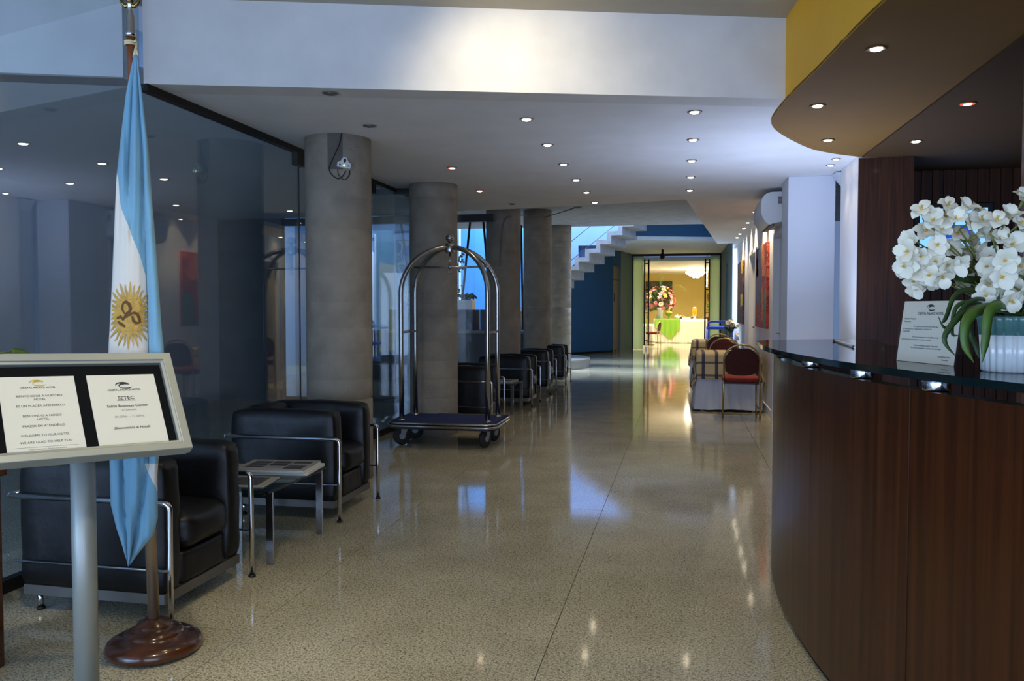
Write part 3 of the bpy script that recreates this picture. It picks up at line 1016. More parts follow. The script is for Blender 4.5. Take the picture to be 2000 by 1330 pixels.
def ltxt(s, cu, cv, size, al='CENTER', m='ink', sx=1.0, bold=0.0):
    p = A + u * (cu * wl) + v * (cv * hl) + bn * 0.0026 - base
    return lettering(s, size, ltr, p, RE, M[m], al, sx=sx, bold=bold)
def swirl(parent, c, uu, vv, nn, s, m, name='emblem'):
    """three crossing crescent strokes over the hotel's name"""
    e = MB()
    for (dx, dy, a0, a1, rx, ry) in ((-0.1, 0.0, 20, 200, 1.0, 0.42), (0.15, -0.15, 30, 215, 0.8, 0.36), (0.25, -0.22, 190, 345, 0.9, 0.36), (0.05, 0.08, 40, 170, 0.55, 0.25)):
        k = 14
        vs = []
        for i in range(k + 1):
            a = R(a0 + (a1 - a0) * i / k)
            t = 0.11 * math.sin(PI * i / k) + 0.012
            for q in (-t, t):
                vs.append(c + uu * (s * (dx + (rx + q) * math.cos(a))) + vv * (s * (dy + (ry + q) * math.sin(a))) + nn * 0.0004)
        e.add(vs, [(2 * i, 2 * i + 1, 2 * i + 3, 2 * i + 2) for i in range(k)])
    return e
em = swirl(ltr, A + u * (0.5 * wl) + v * (0.885 * hl) + bn * 0.0026, u, v, bn, 0.017, None)
em.v = [tuple(Vector(q) - base) for q in em.v]
em.build('emblem', M['ink'], ltr)
ltxt('CRISTAL PALACE HOTEL', 0.5, 0.785, 0.0105, bold=0.0002)
ltxt('Estimado Pasajero', 0.06, 0.70, 0.0075, 'LEFT')
ltxt('Recepción', 0.06, 0.655, 0.0075, 'LEFT')
ltxt('Es un gusto para nosotros informarle que', 0.24, 0.575, 0.0066, 'LEFT')
ltxt('el Hotel pone a su disposición su servicio de', 0.05, 0.535, 0.0066, 'LEFT', sx=1.12)
ltxt('su seguridad', 0.05, 0.495, 0.0066, 'LEFT')
ltxt('Por lo que se ruega que en Cristal Palace Hotel', 0.24, 0.405, 0.0062, 'LEFT')
ltxt('poner Dinero y/u otros bienes en la caja como valores', 0.05, 0.365, 0.0062, 'LEFT')
ltxt('De este ordenador, atender a Recepción.', 0.5, 0.27, 0.0066)
ltxt('Por favor comuníquelo, su servicio de Front Desk.', 0.5, 0.23, 0.0066)
ltxt('Cristal Palace Hotel', 0.82, 0.115, 0.0066)
ltxt('Recepción', 0.84, 0.07, 0.0066)

# ------------------------------------------------------------------ flowers in a fluted pot on the counter
pc = at(1976, 728, 2.12)
pc.z = 1.14
pot = thing('flower_pot', 'fluted white pot with a green rim full of white blossoms, on the counter', 'flower pot', tuple(pc))
prof = [(0.060, 0.0), (0.065, 0.004), (0.067, 0.05), (0.070, 0.095)]
MB().lathe(prof, (0, 0, 0), 120, 0.09, 24).build('body', M['ceramic'], pot)
MB().lathe([(0.070, 0.095), (0.074, 0.132), (0.078, 0.142), (0.073, 0.145), (0.066, 0.135), (0.001, 0.133)], (0, 0, 0), 120, 0.09, 24).build('glazed_rim', M['ceramic_green'], pot)

def flower_mesh(seed, r, open_=0.35):
    rnd = random.Random(seed)
    m = MB()
    m.smooth = True
    for k in range(6):
        a = 2 * PI * k / 6 + rnd.uniform(-.12, .12)
        L = r * rnd.uniform(0.88, 1.08)
        wd = r * rnd.uniform(0.44, 0.56)
        lift = open_ + rnd.uniform(-.12, .2) + (0.22 if k % 2 else 0)
        d = Vector((math.cos(a), math.sin(a), 0))
        sN = Vector((-math.sin(a), math.cos(a), 0))
        vs = []
        for i in range(5):
            t = i / 4
            wt = wd * math.sin(PI * min(1, 0.12 + 0.83 * t)) ** 0.75
            z = lift * L * (t ** 0.6) - 0.38 * L * t ** 2.6
            for j in (-1, 0, 1):
                vs.append(d * (L * t) + sN * (wt * j) + Vector((0, 0, z + 0.10 * L * abs(j) * t)))
        m.add(vs, [(i * 3 + j, (i + 1) * 3 + j, (i + 1) * 3 + j + 1, i * 3 + j + 1) for i in range(4) for j in range(2)])
    m.cur = 1
    m.lathe([(0.003, -0.012), (r * 0.10, 0.0), (r * 0.13, r * 0.22), (r * 0.06, r * 0.26), (0.0, r * 0.25)], (0, 0, 0), 8)
    m.cur = 2
    m.tube([(0, 0, -r * 1.1), (0, 0, 0.0)], [0.0016, r * 0.13], 6)
    m.cur = 1
    for q in range(3):
        a = rnd.uniform(0, 6.28)
        m.tube([(0, 0, r * 0.2), (math.cos(a) * r * 0.12, math.sin(a) * r * 0.12, r * 0.5)], 0.0011, 4)
    return m
FM = [M['petal'], M['petal_core'], M['stem']]
protos = []
rf = random.Random(11)
def place_flower(px, py, d, r, face, idx):
    """one blossom of the bunch"""
    p = at(px, py, d)
    if idx < len(protos):
        o = link(bpy.data.objects.new('flower', protos[idx]))
    else:
        o = flower_mesh(idx * 3 + 1, 0.030, (0.30, 0.75, 0.45, 1.1, 0.35, 0.9, 0.6)[idx % 7]).build('flower', FM)
        protos.append(o.data)
    o.parent = pot
    o.location = p - pc
    o.rotation_euler = Vector(face).to_track_quat('Z', 'Y').to_euler()
    s = r / 0.030
    o.scale = (s, s, s)
    return p
FL = [  # left bunch and right bunch
    (1800, 410), (1822, 432), (1850, 402), (1880, 412), (1905, 410), (1866, 430), (1893, 436), (1918, 432), (1838, 450), (1808, 452),
    (1780, 470), (1868, 458), (1890, 470), (1856, 486), (1830, 480), (1774, 492), (1800, 500), (1785, 512), (1826, 508), (1850, 516),
    (1875, 500), (1815, 536), (1838, 538), (1785, 548), (1862, 512), (1786, 526), (1900, 488), (1845, 425), (1820, 545), (1790, 560),
    (1945, 432), (1968, 428), (1990, 438), (1950, 470), (1934, 500), (1928, 520), (1975, 480), (1996, 470), (1962, 508), (1985, 518),
    (1930, 552), (1955, 540), (1985, 548), (1966, 560), (1925, 575), (1948, 575), (1972, 585), (2002, 500), (2010, 545), (1998, 572),
    (1998, 392), (2025, 440), (2035, 500), (2030, 560), (1910, 460), (1878, 545), (1768, 520)]
heads = []
for i, (px, py) in enumerate(FL):
    dd_ = 2.10 + rf.uniform(-0.06, 0.06) - (0.05 if px > 1915 else 0)
    cx_, cy_ = (1860, 480) if px < 1915 else (1975, 510)
    f = (CAM_M @ Vector(((px - cx_) / 90 + rf.uniform(-.3, .3), -(py - cy_) / 90 + rf.uniform(-.2, .3), 0.9))).normalized()
    heads.append((place_flower(px, py, dd_, rf.uniform(0.026, 0.034), f, i % 7), f))
for k, (p, f) in enumerate(heads):
    if k % 2 == 0:
        q = p - f * 0.035 - pc
        mid = Vector((q.x * 0.45, q.y * 0.45, max(0.2, q.z * 0.72)))
        MB().tube(bez((rf.uniform(-.02, .02), rf.uniform(-.02, .02), 0.15), mid, q, 8), 0.0022, 5).build('stalk', M['stem'], pot)
def strap(name, P, wd, m, parent, org, n=5, tw=0.0):
    P = catmull(P, n)
    k = len(P)
    b = MB()
    b.smooth = True
    vs = []
    for i, p in enumerate(P):
        t = i / (k - 1)
        tg = (P[min(i + 1, k - 1)] - P[max(i - 1, 0)]).normalized()
        side = tg.cross(Vector((0.3, -0.9, 0.25))).normalized()
        nn = tg.cross(side).normalized()
        w_ = wd * (0.35 + 0.65 * math.sin(PI * min(0.97, 0.15 + 0.8 * t))) * (1 if t < 0.8 else max(0.04, (1 - t) / 0.2))
        vs += [p - side * w_ + nn * w_ * 0.35, p, p + side * w_ + nn * w_ * 0.35]
    vs = [Vector(v) - org for v in vs]
    b.add(vs, [(i * 3 + j, (i + 1) * 3 + j, (i + 1) * 3 + j + 1, i * 3 + j + 1) for i in range(k - 1) for j in range(2)])
    o = b.build(name, m, parent)
    s = o.modifiers.new('thick', 'SOLIDIFY')
    s.thickness = 0.0012
    return o
LV = [  # pixel path of each arching strap leaf, half width
    ([(1962, 618, 2.10), (1920, 570, 2.06), (1870, 572, 2.02), (1848, 620, 2.0), (1838, 632, 2.0)], 0.006, 'leaf'),
    ([(1965, 620, 2.10), (1925, 585, 2.04), (1890, 592, 1.99), (1850, 640, 1.97), (1832, 618, 1.97)], 0.005, 'leaf'),
    ([(1965, 622, 2.10), (1920, 600, 2.02), (1878, 615, 1.97), (1845, 660, 1.95), (1866, 696, 1.95)], 0.008, 'leaf'),
    ([(1968, 622, 2.08), (1935, 600, 2.00), (1893, 620, 1.95), (1886, 670, 1.94), (1902, 709, 1.94)], 0.013, 'leaf_light'),
    ([(1972, 622, 2.06), (1958, 594, 1.98), (1934, 610, 1.94), (1926, 665, 1.93), (1918, 708, 1.93)], 0.013, 'leaf_light'),
    ([(1962, 620, 2.12), (1915, 602, 2.05), (1896, 640, 2.0), (1908, 680, 2.0), (1912, 700, 2.0)], 0.008, 'leaf'),
    ([(1965, 618, 2.12), (1938, 555, 2.12), (1890, 545, 2.08), (1856, 534, 2.06), (1846, 520, 2.06)], 0.010, 'leaf'),
    ([(1960, 620, 2.10), (1905, 590, 2.02), (1868, 600, 1.98), (1860, 650, 1.97), (1872, 655, 1.96)], 0.005, 'leaf'),
    ([(1985, 620, 2.08), (2005, 590, 2.0), (2040, 610, 1.96), (2060, 680, 1.95)], 0.011, 'leaf'),
    ([(1975, 615, 2.12), (1990, 560, 2.14), (2000, 545, 2.16), (2020, 560, 2.18)], 0.010, 'leaf'),
    ([(1960, 618, 2.10), (1910, 560, 2.14), (1900, 530, 2.16), (1880, 540, 2.18)], 0.009, 'leaf'),
]
for P, wd, m in LV:
    pts = [at(*q) for q in P]
    pts[0] = pc + Vector((rf.uniform(-.03, .03), rf.uniform(-.03, .03), 0.15))
    strap('leaf', pts, wd, M[m], pot, pc)
# small white pen lying on the glass
pa, pb = at(1629, 668, 4.15), at(1668, 682, 3.45)
pa.z = pb.z = 1.1465
pen = thing('pen', 'white pen with a black cap lying on the far end of the glass counter', 'pen', tuple((pa + pb) / 2 - Vector((0, 0, 0.0065))))
d_ = (pb - pa).normalized()
MB().tube([pa + d_ * 0.05, pb - d_ * 0.03], 0.006, 10).build('barrel', M['plastic_white'], pen, world=True)
MB().tube([pa, pa + d_ * 0.06], 0.0064, 10).build('cap', M['black'], pen, world=True)
MB().tube([pb - d_ * 0.03, pb], [0.006, 0.0025], 10).build('tip', M['chrome'], pen, world=True)
# screen on the reception back wall
r_ = ray(1862, 444)
tvc = Vector((0, 0, EYE)) + r_ * (8.07 / r_.y)
tv = thing('monitor', 'glowing blue monitor on the dark reception wall, behind the blossoms', 'monitor', (tvc.x, 8.16, tvc.z))
MB().box(-0.33, 0.33, -0.09, -0.02, -0.22, 0.22).build('case', M['black'], tv, 0.01)
MB().box(-0.28, 0.28, -0.094, -0.09, -0.17, 0.17).build('screen', M['screen'], tv)
MB().box(-0.12, 0.16, -0.096, -0.094, -0.10, 0.02).build('window_area', M['screen_dark'], tv)
MB().box(-0.06, 0.06, -0.02, 0.04, -0.06, 0.06).build('wall_mount', M['black'], tv)
# ------------------------------------------------------------------ notice stand in front
SO = Vector((-1.753, 2.196, 0.878))
def sign_rot():
    y, t, r = 0.966, 0.938, -0.037
    return (Matrix.Rotation(y, 3, 'Z') @ Matrix.Rotation(t, 3, 'X') @ Matrix.Rotation(r, 3, 'Z'))
SM = sign_rot()
su, sv, sn = SM @ Vector((1, 0, 0)), SM @ Vector((0, 1, 0)), SM @ Vector((0, 0, 1))
def sp3(u, v, d=0.0): return SO + su * u + sv * v + sn * d
post_xy = sp3(-0.018, 0.13, -0.06)
sign = thing('notice_stand', 'tilted silver notice board on a thick grey post, holding two printed hotel sheets', 'sign', (post_xy.x, post_xy.y, 0))
so_ = Vector((post_xy.x, post_xy.y, 0))
def sloc(u, v, d=0.0): return sp3(u, v, d) - so_
OU0, OU1, OV0, OV1 = -0.311, 0.275, -0.036, 0.338
IU0, IU1, IV0, IV1 = -0.273, 0.237, -0.001, 0.300
fr = MB()
FT, FB = 0.016, -0.022
oc = [(OU0, OV0), (OU1, OV0), (OU1, OV1), (OU0, OV1)]
ic = [(IU0, IV0), (IU1, IV0), (IU1, IV1), (IU0, IV1)]
mc = [(IU0 - 0.010, IV0 - 0.010), (IU1 + 0.010, IV0 - 0.010), (IU1 + 0.010, IV1 + 0.010), (IU0 - 0.010, IV1 + 0.010)]
vs = [sp3(*p, FT) for p in oc] + [sp3(*p, FT) for p in mc] + [sp3(*p, FT - 0.004) for p in mc] + [sp3(*p, FT - 0.006) for p in ic] + [sp3(*p, -0.004) for p in ic] + [sp3(*p, FB) for p in oc]
fs = []
for i in range(4):
    j = (i + 1) % 4
    for a, b in ((0, 1), (1, 2), (2, 3), (3, 4)):
        fs.append((a * 4 + i, a * 4 + j, b * 4 + j, b * 4 + i))
    fs.append((0 * 4 + j, 0 * 4 + i, 5 * 4 + i, 5 * 4 + j))
fs.append((23, 22, 21, 20))
fr.add(vs, fs)
fr.build('frame', M['alu'], sign, 0.003, world=True)
MB().prism3([sp3(OU0 + 0.006, OV0 + 0.004, FB), sp3(OU1 - 0.006, OV0 + 0.004, FB), sp3(OU1 - 0.006, OV1 - 0.004, FB), sp3(OU0 + 0.006, OV1 - 0.004, FB)], -sn * 0.014).build('back_shell', M['alu'], sign, 0.003, world=True)
MB().prism3([sp3(IU0, IV0, -0.004), sp3(IU1, IV0, -0.004), sp3(IU1, IV1, -0.004), sp3(IU0, IV1, -0.004)], -sn * 0.004).build('backing', M['board_black'], sign, world=True)
MB().prism3([sp3(IU0, IV0, 0.007), sp3(IU1, IV0, 0.007), sp3(IU1, IV1, 0.007), sp3(IU0, IV1, 0.007)], sn * 0.002).build('cover', M['clear'], sign, world=True)
MB().lathe([(0.095, 0), (0.10, 0.006), (0.10, 0.012), (0.045, 0.02)], (0, 0, 0), 40).build('foot', M['alu'], sign)
MB().cyl((0, 0, 0.015), (0, 0, post_xy.z), 0.0365, 32).build('post', M['alu'], sign)
pm = MB().prism3([sp3(-0.09, 0.08, FB - 0.012), sp3(0.05, 0.08, FB - 0.012), sp3(0.05, 0.19, FB - 0.012), sp3(-0.09, 0.19, FB - 0.012)], -sn * 0.02)
pm.build('bracket', M['dark_metal'], sign, world=True)
SE = SM.to_euler()
def sheet(u0, w, lab):
    m = MB().prism3([sp3(u0, -0.0005, -0.002), sp3(u0 + w, -0.0005, -0.002), sp3(u0 + w, 0.262, -0.002), sp3(u0, 0.262, -0.002)], sn * 0.0012)
    o = m.build('notice_sheet', M['paper'], sign, world=True)
    o['label'] = lab
    return o
def stx(sh, s, u, v, size, m='ink', bold=0.0, sx=1.0, al='CENTER'):
    lettering(s, size, sh, sloc(u, v, -0.0003), SE, M[m], al, bold=bold, sx=sx)
lft = sheet(-0.246, 0.21, 'left sheet with a three-language welcome in capitals')
rgt = sheet(0.0, 0.21, 'right sheet announcing a room and opening hours')
def semb(sh, u, v, s, m):
    e = swirl(sh, sloc(u, v, -0.0003), su, sv, sn, s, None)
    e.build('emblem', M[m], sh)
cu = -0.141
semb(lft, cu, 0.240, 0.020, 'gold_ink')
stx(lft, 'CRISTAL PALACE HOTEL', cu, 0.2215, 0.0088, 'ink', 0.0001)
for s, v in (('BIENVENIDOS A NUESTRO', 0.192), ('HOTEL', 0.180), ('ES UN PLACER ATENDERLO', 0.157), ('BEM-VINDO A NOSSO', 0.122), ('HOTEL', 0.110), ('PRAZER EM ATENDÊ-LO', 0.087), ('WELCOME TO OUR HOTEL', 0.055), ('WE ARE GLAD TO HELP YOU', 0.032)):
    stx(lft, s, cu, v, 0.0104, 'ink', 0.0, 1.02)
MB().prism3([sloc(-0.226, 0.0155, -0.0004), sloc(-0.056, 0.0155, -0.0004), sloc(-0.056, 0.0163, -0.0004), sloc(-0.226, 0.0163, -0.0004)], sn * 0.0002).build('rule', M['ink_light'], lft)
stx(lft, 'Hotel & Restaurant - Salones para eventos', cu, 0.009, 0.0058, 'ink_light')
stx(lft, 'San Salvador', cu, 0.003, 0.0058, 'ink_light')
cu = 0.107
semb(rgt, cu, 0.222, 0.022, 'ink')
stx(rgt, 'CRISTAL PALACE HOTEL', cu, 0.203, 0.0094, 'ink', 0.0001)
stx(rgt, 'SETEC', cu, 0.172, 0.0185, 'ink', 0.0002)
MB().prism3([sloc(0.078, 0.1625, -0.0004), sloc(0.136, 0.1625, -0.0004), sloc(0.136, 0.1635, -0.0004), sloc(0.078, 0.1635, -0.0004)], sn * 0.0002).build('rule', M['ink'], rgt)
stx(rgt, 'Salón Business Center', cu, 0.143, 0.0140, 'ink', 0.00015)
stx(rgt, '1er Subsuelo', cu, 0.128, 0.0095, 'ink_light')
stx(rgt, '09.00Hs. - 17.00Hs.', cu, 0.103, 0.0115, 'ink_light')
stx(rgt, '¡Bienvenidos al Hotel!', cu, 0.062, 0.0125, 'ink', 0.00015)

# ------------------------------------------------------------------ flag on its stand
FB0 = Vector((-1.965, 2.74, 0))
FD = 2.90
flag = thing('flag_stand', 'furled light blue and white sun flag on a wooden pole with a turned round base', 'flag', tuple(FB0))
MB().lathe([(0.150, 0.0), (0.170, 0.012), (0.174, 0.028), (0.166, 0.046), (0.140, 0.060), (0.108, 0.066), (0.104, 0.074), (0.100, 0.082), (0.084, 0.090), (0.070, 0.094), (0.066, 0.102), (0.060, 0.112), (0.036, 0.120), (0.030, 0.128)], (0, 0, 0), 56).build('base', M['base_wood'], flag)
ptop = at(255, 66, FD) - FB0
pk = ptop * 0.42 + Vector((0, 0, 0.07))
MB().tube([(0, 0, 0.12), pk], [0.021, 0.020], 20).build('lower_pole', M['pole_metal'], flag)
MB().tube([pk, ptop * 0.96, ptop], [0.020, 0.0155, 0.0155], 20).build('pole', M['pole_wood'], flag)
a0 = ptop
MB().lathe([(0.0165, -0.012), (0.0165, 0.004), (0.0150, 0.008), (0.0150, 0.055), (0.0095, 0.078), (0.0095, 0.098), (0.013, 0.103), (0.008, 0.112)], a0, 20).build('ferrule', M['chrome'], flag)
fin = MB()
c0 = a0 + Vector((0, 0, 0.10))
for s in (-1, 1):
    fin.tube([c0 + CAM_M @ Vector((s * q[0], q[1], 0)) for q in ((0, 0), (0.016, -0.004), (0.030, 0.010), (0.036, 0.030), (0.035, 0.046))], [0.009, 0.008, 0.006, 0.004, 0.002], 8)
fin.lathe([(0.010, 0.0), (0.014, 0.02), (0.020, 0.05), (0.012, 0.12), (0.001, 0.17)], c0, 12)
fin.build('finial', M['bronze'], flag)
cdm = MB()
for k in range(2):
    cdm.tube([a0 + Vector((0.0185 * math.cos(t), 0.0185 * math.sin(t), -0.030 - 0.008 * k)) for t in [2 * PI * i / 16 for i in range(16)]], 0.0042, 6, closed=True)
cdm.tube([at(262, 82, FD - 0.03) - FB0, at(268, 76, FD - 0.03) - FB0, at(266, 94, FD - 0.03) - FB0, at(269, 108, FD - 0.03) - FB0, at(264, 122, FD - 0.03) - FB0], 0.0036, 6)
cdm.tube([at(266, 94, FD - 0.03) - FB0, at(262, 112, FD - 0.03) - FB0], 0.006, 6)
cdm.build('cord', M['cord'], flag)

def interp(tab, y):
    for (y0, x0), (y1, x1) in zip(tab, tab[1:]):
        if y <= y1:
            t = (y - y0) / (y1 - y0)
            return x0 + (x1 - x0) * max(0, t)
    return tab[-1][1]
LE = [(108, 261), (130, 257), (180, 247), (270, 236), (340, 229), (400, 226), (470, 223), (560, 219), (640, 215), (690, 212), (800, 214), (905, 215), (985, 217), (1030, 228), (1070, 241), (1105, 250)]
RE_ = [(108, 268), (150, 273), (200, 279), (300, 290), (400, 297), (470, 303), (560, 309), (640, 315), (690, 320), (760, 318), (850, 312), (930, 306), (1010, 308), (1045, 299), (1080, 270), (1105, 251.5)]
WB = [(338, 229), (350, 232), (395, 235.5), (408, 238), (450, 254), (500, 273), (540, 284), (690, 289), (905, 280), (960, 302), (1105, 310)]   # right rim of the white band
CR1 = [(108, 263.5), (200, 258), (300, 253.5), (400, 250), (540, 247), (690, 243), (905, 240), (1105, 250.6)]   # pleats
CR2 = [(108, 266), (200, 272), (300, 278), (400, 282), (540, 287), (690, 291), (905, 290), (1105, 251)]
def fdepth(x, y):
    """pleats: distance towards the viewer"""
    l, r, c1, c2 = interp(LE, y), interp(RE_, y), interp(CR1, y), interp(CR2, y)
    ease = min(1.0, max(0.0, (y - 330) / 110.0)) * (1.0 if y < 720 else max(0.0, 1 - (y - 720) / 60.0))
    amp = 0.046 * min(1.0, max(0.15, (y - 100) / 220.0))
    def hump(a, b):
        t = (x - a) / max(1e-3, b - a)
        return math.sin(PI * min(1, max(0, t))) ** 0.55
    if x < c1: h = 0.75 * hump(l - 3, c1)
    elif x < c2: h = 1.15 * hump(c1, c2)
    else: h = 0.8 * hump(c2, r + 2)
    wv = 0.05 * math.sin(x * 0.55 + y * 0.006) + 0.05 * math.sin(x * 0.31 - y * 0.013)
    calm = 1.0 if y < 470 or y > 740 else 0.25
    if x < c2: h = h * (1 - ease) + 0.95 * hump(l - 6, c2) * ease
    return amp * (h + wv * calm)
def fpt(x, y, off=0.0):
    return at(x, y, FD - 0.030 - fdepth(x, y) - off) - FB0
fm = MB()
fm.smooth = True
rows = [108 + (1105 - 108) * (i / 150) for i in range(151)]
NL, NR = 22, 26
idx = {}
vs = []
for i, y in enumerate(rows):
    l, r = interp(LE, y), interp(RE_, y)
    if y < 905: b = min(max(interp(WB, y), l), r) if y > 338 else l
    else:      # lower end: blue, with a white corner on the right
        b = min(r, interp([(905, 281), (925, 291), (952, 304), (1105, 320)], y))
    row = []
    for j in range(NL + 1): vs.append(fpt(l + (b - l) * j / NL, y)); row.append(len(vs) - 1)
    for j in range(1, NR + 1): vs.append(fpt(b + (r - b) * j / NR, y)); row.append(len(vs) - 1)
    idx[i] = row
fm.v = [tuple(v) for v in vs]
for i in range(150):
    y = rows[i]
    for j in range(NL + NR):
        x = None
        fm.f.append((idx[i][j], idx[i][j + 1], idx[i + 1][j + 1], idx[i + 1][j]))
        if y < 905:
            white = j < NL and y >= 336
        else:
            white = j >= NL and y < 955
        if 730 < y < 905: white = False
        fm.m.append(1 if white else 0)
        fm.sm.append(True)
fo = fm.build('cloth', [M['celeste'], M['flag_white']], flag)
so = fo.modifiers.new('thick', 'SOLIDIFY'); so.thickness = 0.002; so.offset = -1
# woven sun: disc, alternating rays and a face
sxc, syc, srd = 252.0, 616.0, 31.0
def onflag(x, y, off=0.0022):
    return fpt(min(max(x, interp(LE, y) + 1.5), 289), y, off + 0.004)
sun = MB()
ring = [[onflag(sxc + (srd * q / 5) * math.cos(a) * 0.97, syc + (srd * q / 5) * math.sin(a), 0.0034) for a in [2 * PI * i / 40 for i in range(40)]] for q in range(1, 6)]
vs = [onflag(sxc, syc, 0.0034)] + [p for rg in ring for p in rg]
fs = [(0, 1 + i, 1 + (i + 1) % 40) for i in range(40)]
for q in range(4):
    fs += [(1 + q * 40 + i, 1 + (q + 1) * 40 + i, 1 + (q + 1) * 40 + (i + 1) % 40, 1 + q * 40 + (i + 1) % 40) for i in range(40)]
sun.add(vs, fs)
so_n = sun.build('sun_emblem', M['sun_gold'], flag)
rays = MB()
for k in range(32):
    a = 2 * PI * k / 32 + 0.04
    ln = 62 if k % 2 == 0 else 58
    wob = 0.0 if k % 2 == 0 else 1.2
    vs = []
    for i in range(9):
        t = i / 8
        rr = srd * 0.96 + (ln - srd * 0.96) * t
        wd = (3.7 if k % 2 == 0 else 3.1) * (1 - t * 0.8)
        side = wob * math.sin(t * 6.3)
        for s in (-1, 1):
            x = sxc + rr * math.cos(a) * 0.84 - (side + s * wd) * math.sin(a)
            y = syc + rr * math.sin(a) * 1.06 + (side + s * wd) * math.cos(a)
            vs.append(onflag(x, y, 0.0026))
    rays.add(vs, [(2 * i, 2 * i + 1, 2 * i + 3, 2 * i + 2) for i in range(8)])
rays.build('rays', M['sun_gold'], so_n)
face = MB()
def stroke(P, w):
    P = [(sxc + q[0], syc + q[1]) for q in P]
    vs = []
    for i, (x, y) in enumerate(P):
        x2, y2 = P[min(i + 1, len(P) - 1)]; x1, y1 = P[max(i - 1, 0)]
        dx, dy = x2 - x1, y2 - y1
        L = math.hypot(dx, dy) or 1
        ww = w * (0.5 + 0.5 * math.sin(PI * (0.1 + 0.8 * i / (len(P) - 1))))
        for s in (-1, 1): vs.append(onflag(x - dy / L * ww * s, y + dx / L * ww * s, 0.0052))
    face.add(vs, [(2 * i, 2 * i + 1, 2 * i + 3, 2 * i + 2) for i in range(len(P) - 1)])
stroke([(-12, -24), (-6, -27), (0, -22), (3, -13), (0, -6), (-6, -4)], 3.4)      # brow and eye, tilted face
stroke([(-12, -24), (-14, -14), (-10, -5)], 2.4)
stroke([(-10, -5), (-4, 0), (2, -1), (8, -6)], 2.2)                                # nose
stroke([(8, -6), (16, -3), (20, 6), (22, 14)], 3.2)
stroke([(6, 1), (8, 10), (14, 15), (20, 14)], 2.8)
stroke([(-24, 6), (-17, 2), (-12, 8), (-8, 2), (-3, 3)], 3.0)                       # mouth
stroke([(-22, 12), (-14, 18), (-8, 22)], 3.0)
face.build('face', M['sun_brown'], so_n)

# ------------------------------------------------------------------ plant on a wooden column at the picture's rim
pb_ = at(-58, 1290, 2.92)
pl_ = thing('potted_plant', 'leafy green plant on a brown wooden pedestal behind the notice board', 'plant', (pb_.x - 0.02, pb_.y, 0))
po = Vector(pl_.location)
MB().box(-0.085, 0.085, -0.085, 0.085, 0, 0.70).box(-0.10, 0.10, -0.10, 0.10, 0.70, 0.73).build('pedestal', M['base_wood'], pl_, 0.006)
MB().lathe([(0.06, 0.73), (0.085, 0.90), (0.09, 0.91), (0.08, 0.91), (0.07, 0.88), (0.001, 0.88)], (0, 0, 0), 24).build('pot', M['planter_grey'], pl_)
rp = random.Random(3)
for k in range(26):
    a = rp.uniform(0, 2 * PI)
    rr = rp.uniform(0.07, 0.22)
    h = rp.uniform(1.06, 1.19) - rr * 0.15
    p0 = Vector((0, 0, 0.88))
    p2 = Vector((rr * math.cos(a), rr * math.sin(a), h))
    p1 = Vector((p2.x * 0.35, p2.y * 0.35, h + 0.02))
    pts = bez(p0, p1, p2, 5)
    tip = p2 + (p2 - p1).normalized() * 0.07 - Vector((0, 0, 0.03))
    MB().tube(pts, 0.003, 5).build('stem', M['stem'], pl_)
    strap('leaf', [p2, (p2 + tip) / 2 + Vector((0, 0, 0.010)), tip], 0.017, M['leaf_light' if k % 3 else 'leaf'], pl_, Vector())
